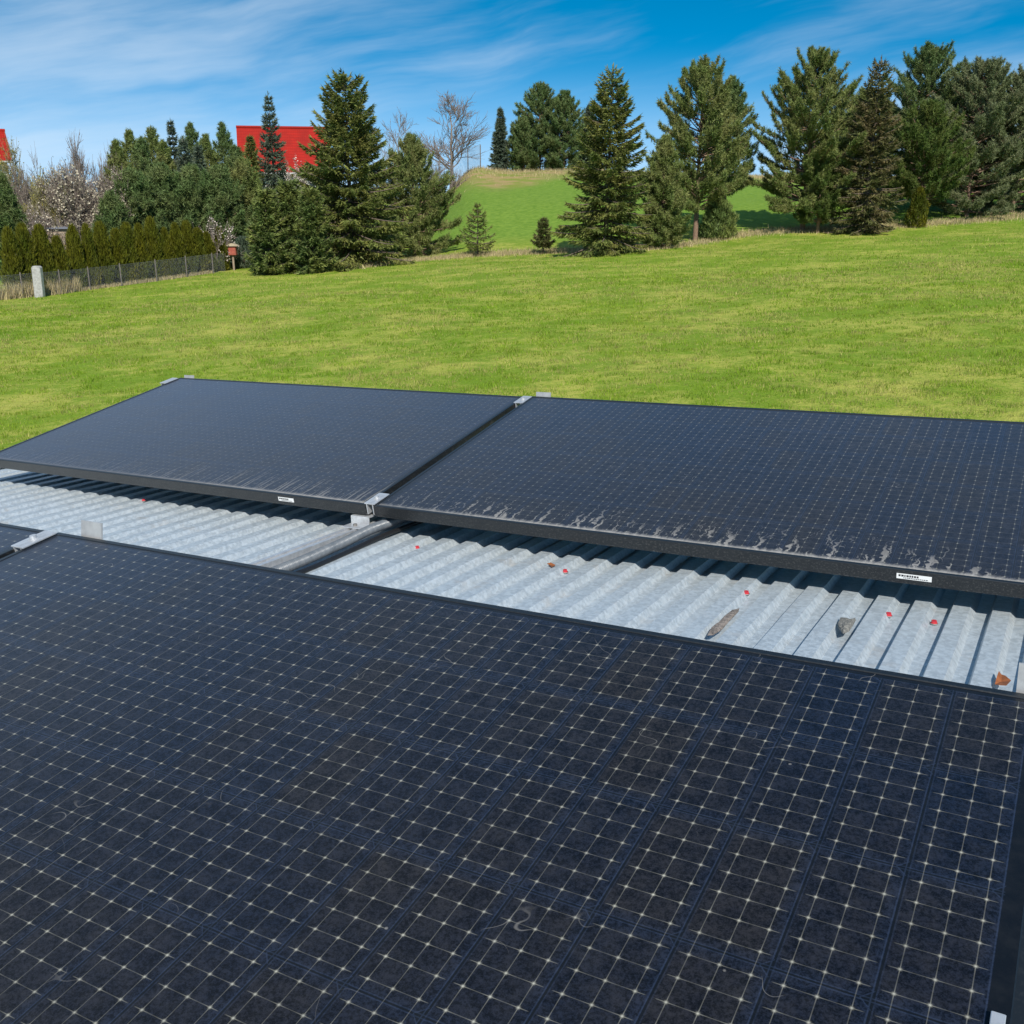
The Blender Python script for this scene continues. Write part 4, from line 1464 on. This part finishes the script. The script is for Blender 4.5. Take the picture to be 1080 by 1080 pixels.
# --- wire fence in front of the hedge
M_WIRE = worn("galvanised_wire", (0.40, 0.42, 0.45), (0.30, 0.32, 0.35), 20, 0.5, 0.2)
M_POST = worn("rusty_steel_post", (0.12, 0.105, 0.095), (0.20, 0.16, 0.13), 12, 0.7)
M_CONC = worn("concrete", (0.42, 0.41, 0.39), (0.30, 0.29, 0.27), 9, 0.9, 0, 0.5)


def wire_fence(pts, hgt, label, nposts, step=0.06, wire=0.0017, post=0.03):
    x0, y0 = pts[0]
    root = empty("wire_fence", Matrix.Translation((x0, y0, float(terrain(x0, y0)))))
    tag(root, label, "fence")
    P = np.array(pts)
    seg = np.concatenate([[0], np.cumsum(np.linalg.norm(np.diff(P, axis=0), axis=1))])
    def at(s):
        x, y = np.interp(s, seg, P[:, 0]), np.interp(s, seg, P[:, 1])
        return np.stack([x - x0, y - y0, terrain(x, y) - float(terrain(x0, y0))], -1)
    L = seg[-1]
    V, F, nv = [], [], 0
    s = np.arange(0, L, step)
    b_ = at(s)
    for i, p in enumerate(b_):
        v, f = tube([p + (0, 0, 0.03), p + (0, 0, hgt)], wire, 3)
        V.append(v); F.append(f + nv); nv += len(v)
    for z in np.arange(0.04, hgt + 0.001, step):
        ss = np.linspace(0, L, 24)
        v, f = tube(at(ss) + (0, 0, z), wire * (1.6 if z + step > hgt else 1), 3)
        V.append(v); F.append(f + nv); nv += len(v)
    link("wire_mesh", mesh("wire_mesh", np.concatenate(V), np.concatenate(F)), M_WIRE, root)
    for k in range(nposts):
        p = at(L * (k + 0.5) / nposts if nposts > 3 else L * k / (nposts - 1))
        v, f = tube([p + (0, 0.05, -0.2), p + (0, 0.05, hgt + 0.08)], post, 6)
        link("post", mesh("post", v, f), M_POST, root)
    return root


wire_fence([ground_at(px, py) for px, py in [(-30, 322), (0, 317), (60, 311), (110, 304), (180, 295), (238, 287)]], 1.0, "low wire mesh fence on thin posts in front of the golden hedge", 8)
B = ground_at(262, 283)
wire_fence([col_at(476, 110), col_at(490, 112), col_at(507, 116)], 2.3, "bluish wire fence climbing to the hilltop beside the bare tree", 3, 0.12, 0.006, 0.06)

x, y = ground_at(45, 313)
y -= 0.25
z = float(terrain(x, y))
root = empty("concrete_post", Matrix.Translation((x, y, z)) @ Matrix.Rotation(math.radians(1.5), 4, 'Y'))
tag(root, "stout pale concrete post standing in the dry weeds by the fence", "post")
mb = MB(); mb.box(-0.19, 0.19, -0.13, 0.13, -0.2, 1.27, 0.02)
mb.build("shaft", M_CONC, root)
mb = MB(); mb.prism([(-0.185, 1.27), (0.185, 1.27), (0.12, 1.33), (-0.12, 1.33)], 'y', -0.12, 0.12)
mb.build("cap", M_CONC, root)

# red box with a pale roof on a post
x, y = ground_at(247, 285)
root = empty("box_on_post", Matrix.Translation((x, y, float(terrain(x, y)))))
tag(root, "small red box with a pale pitched roof on a wooden post", "bird box")
M_REDWOOD = worn("faded_red_paint", (0.36, 0.085, 0.05), (0.24, 0.07, 0.045), 14, 0.75)
M_WOOD = worn("grey_wood", (0.24, 0.18, 0.13), (0.33, 0.26, 0.19), 12, 0.85)
mb = MB(); mb.box(-0.05, 0.05, -0.05, 0.05, -0.2, 0.82, 0.008); mb.build("post", M_WOOD, root)
mb = MB(); mb.box(-0.21, 0.21, -0.17, 0.17, 0.82, 1.30, 0.01); bx_ = mb.build("box", M_REDWOOD, root)
mb = MB(); mb.box(-0.15, 0.15, -0.176, -0.171, 0.88, 1.22); mb.build("door", worn("red_door", (0.30, 0.06, 0.04), (0.38, 0.10, 0.06), 10, 0.7), root)
mb = MB(); mb.prism([(-0.33, 1.303), (0.33, 1.303), (0.30, 1.34), (0.0, 1.47), (-0.30, 1.34)], 'y', -0.26, 0.26)
mb.build("roof", worn("pale_roof_board", (0.46, 0.38, 0.26), (0.34, 0.28, 0.19), 10, 0.8), root)

# straw clump between hedge and box, and the strip of green garden behind
# --- houses
M_TILE, t, b = principled("red_roof_tiles", (0.42, 0.022, 0.015), 0.7, 0, 0.15)
co = t.n('ShaderNodeTexCoord').outputs['Object']
sw = t.n('ShaderNodeTexWave', wave_type='BANDS', bands_direction='X'); t.l(co, sw.inputs[0]); sw.inputs['Scale'].default_value = 1.6
sh = t.n('ShaderNodeTexWave', wave_type='BANDS', bands_direction='Y'); t.l(co, sh.inputs[0]); sh.inputs['Scale'].default_value = 0.85
nz = t.noise(co, 0.8, 4, 0.6)
t.l(t.mix(t.step(nz, 0.3, 0.7), t.mix(t.m('MULTIPLY', sh.outputs[1], 0.45), (0.38, 0.017, 0.010), (0.22, 0.012, 0.008)), (0.25, 0.014, 0.009)), b.inputs['Base Color'])
bp = t.n('ShaderNodeBump'); bp.inputs['Strength'].default_value = 0.5; bp.inputs['Distance'].default_value = 0.03
t.l(t.m('ADD', sw.outputs[1], sh.outputs[1]), bp.inputs['Height']); t.l(bp.outputs[0], b.inputs['Normal'])
M_PLASTER = worn("cream_plaster", (0.60, 0.54, 0.44), (0.52, 0.46, 0.37), 1.5, 0.9)
M_PANE = principled("window_glass", (0.03, 0.04, 0.05), 0.1)[0]
M_WHITE = principled("white_window_frame", (0.72, 0.72, 0.70), 0.5)[0]
M_CHIM = worn("chimney_brick", (0.26, 0.13, 0.09), (0.34, 0.18, 0.13), 9, 0.9)


def house(x0, x1, y, depth, ridge, eave, label, turn=0.0, chim=None):
    """gabled house, ridge along x, near roof slope towards the lawn"""
    xm = (x0 + x1) / 2
    g = float(terrain(xm, y))
    root = empty("house", Matrix.Translation((xm, y, g)) @ Matrix.Rotation(math.radians(turn), 4, 'Z'))
    tag(root, label, "house", "houses with red roofs")
    a = (x1 - x0) / 2
    R, E = ridge - g, eave - g
    mb = MB()
    mb.box(-a + 0.4, a - 0.4, 0.45, depth - 0.45, -0.3, E)
    mb.prism([(0.45, E + 0.002), (depth - 0.45, E + 0.002), (depth / 2, R - 0.25)], 'x', -a + 0.4, a - 0.4)
    mb.build("wall", M_PLASTER, root)
    # two roof slopes, each a slab in its own frame so tiles follow the slope
    sl = math.atan2(R - E, depth / 2)
    ln = math.hypot(R - E, depth / 2) + 0.35
    for s in (1, -1):
        mb = MB(); mb.box(-a, a, -0.35, ln - 0.35, 0.0, 0.14, 0.01)
        o = mb.build("roof", M_TILE, root)
        o.matrix_local = Matrix.Translation((0, 0 if s == 1 else depth, E)) @ Matrix.Rotation(0 if s == 1 else math.pi, 4, 'Z') @ Matrix.Rotation(sl, 4, 'X')
    mb = MB(); mb.tube([(-a - 0.02, depth / 2, R + 0.20), (0, depth / 2, R + 0.20), (a + 0.02, depth / 2, R + 0.20)], 0.13, 8)
    mb.build("ridge_cap", M_TILE, root)
    mb = MB(); mb.tube([(-a, -0.42, E - 0.17), (0, -0.42, E - 0.16), (a, -0.42, E - 0.15)], 0.075, 8)
    mb.build("gutter", M_GREY, root)
    for i in range(3):
        wx = -a * 0.6 + i * a * 0.6
        mb = MB(); mb.box(wx - 0.65, wx + 0.65, 0.39, 0.447, E - 1.9, E - 0.6)
        f = mb.build("window", M_WHITE, root)
        mb = MB(); mb.box(wx - 0.57, wx - 0.03, 0.375, 0.388, E - 1.82, E - 0.68); mb.box(wx + 0.03, wx + 0.57, 0.375, 0.388, E - 1.82, E - 0.68)
        mb.build("pane", M_PANE, f)
    if chim is not None:
        mb = MB(); mb.box(chim - 0.3, chim + 0.3, depth / 2 + 0.4, depth / 2 + 1.0, R - 1.2, R + 0.7, 0.02)
        mb.build("chimney", M_CHIM, root)
    return root


D = 96
house(col_at(255, D)[0], col_at(352, D)[0], D, 8.0, top_z(540, 137, D + 4), top_z(540, 181, D), "house with a long red tiled roof behind the slim spruce", 13)
D = 88
house(col_at(-95, D)[0], col_at(13, D)[0], D, 7.0, top_z(540, 139, D + 3.5), top_z(540, 168, D), "house whose red roof end peeks in at the left picture edge", 30)

# grey roofed shed behind the hedge
D = 54.0
x0, x1 = col_at(43, D)[0], col_at(70, D)[0]
g = float(terrain(x0, D))
zt = top_z(540, 238, D) - g
root = empty("garden_shed", Matrix.Translation(((x0 + x1) / 2, D, g)))
tag(root, "small shed whose grey flat roof shows above the shortest thuja", "shed")
a = (x1 - x0) / 2
mb = MB(); mb.box(-a, a, 0, 1.8, -0.2, zt - 0.12); mb.build("wall", M_WOOD, root)
mb = MB(); mb.prism([(-0.15, zt - 0.16), (1.95, zt - 0.02), (1.95, zt + 0.02), (-0.15, zt - 0.115)], 'x', -a - 0.12, a + 0.12); mb.build("roof", worn("grey_roof_felt", (0.13, 0.14, 0.17), (0.18, 0.19, 0.22), 5, 0.8), root)
mb = MB(); mb.box(-0.35, 0.35, -0.03, -0.002, 0, zt - 0.35); mb.build("door", M_WOOD, root)
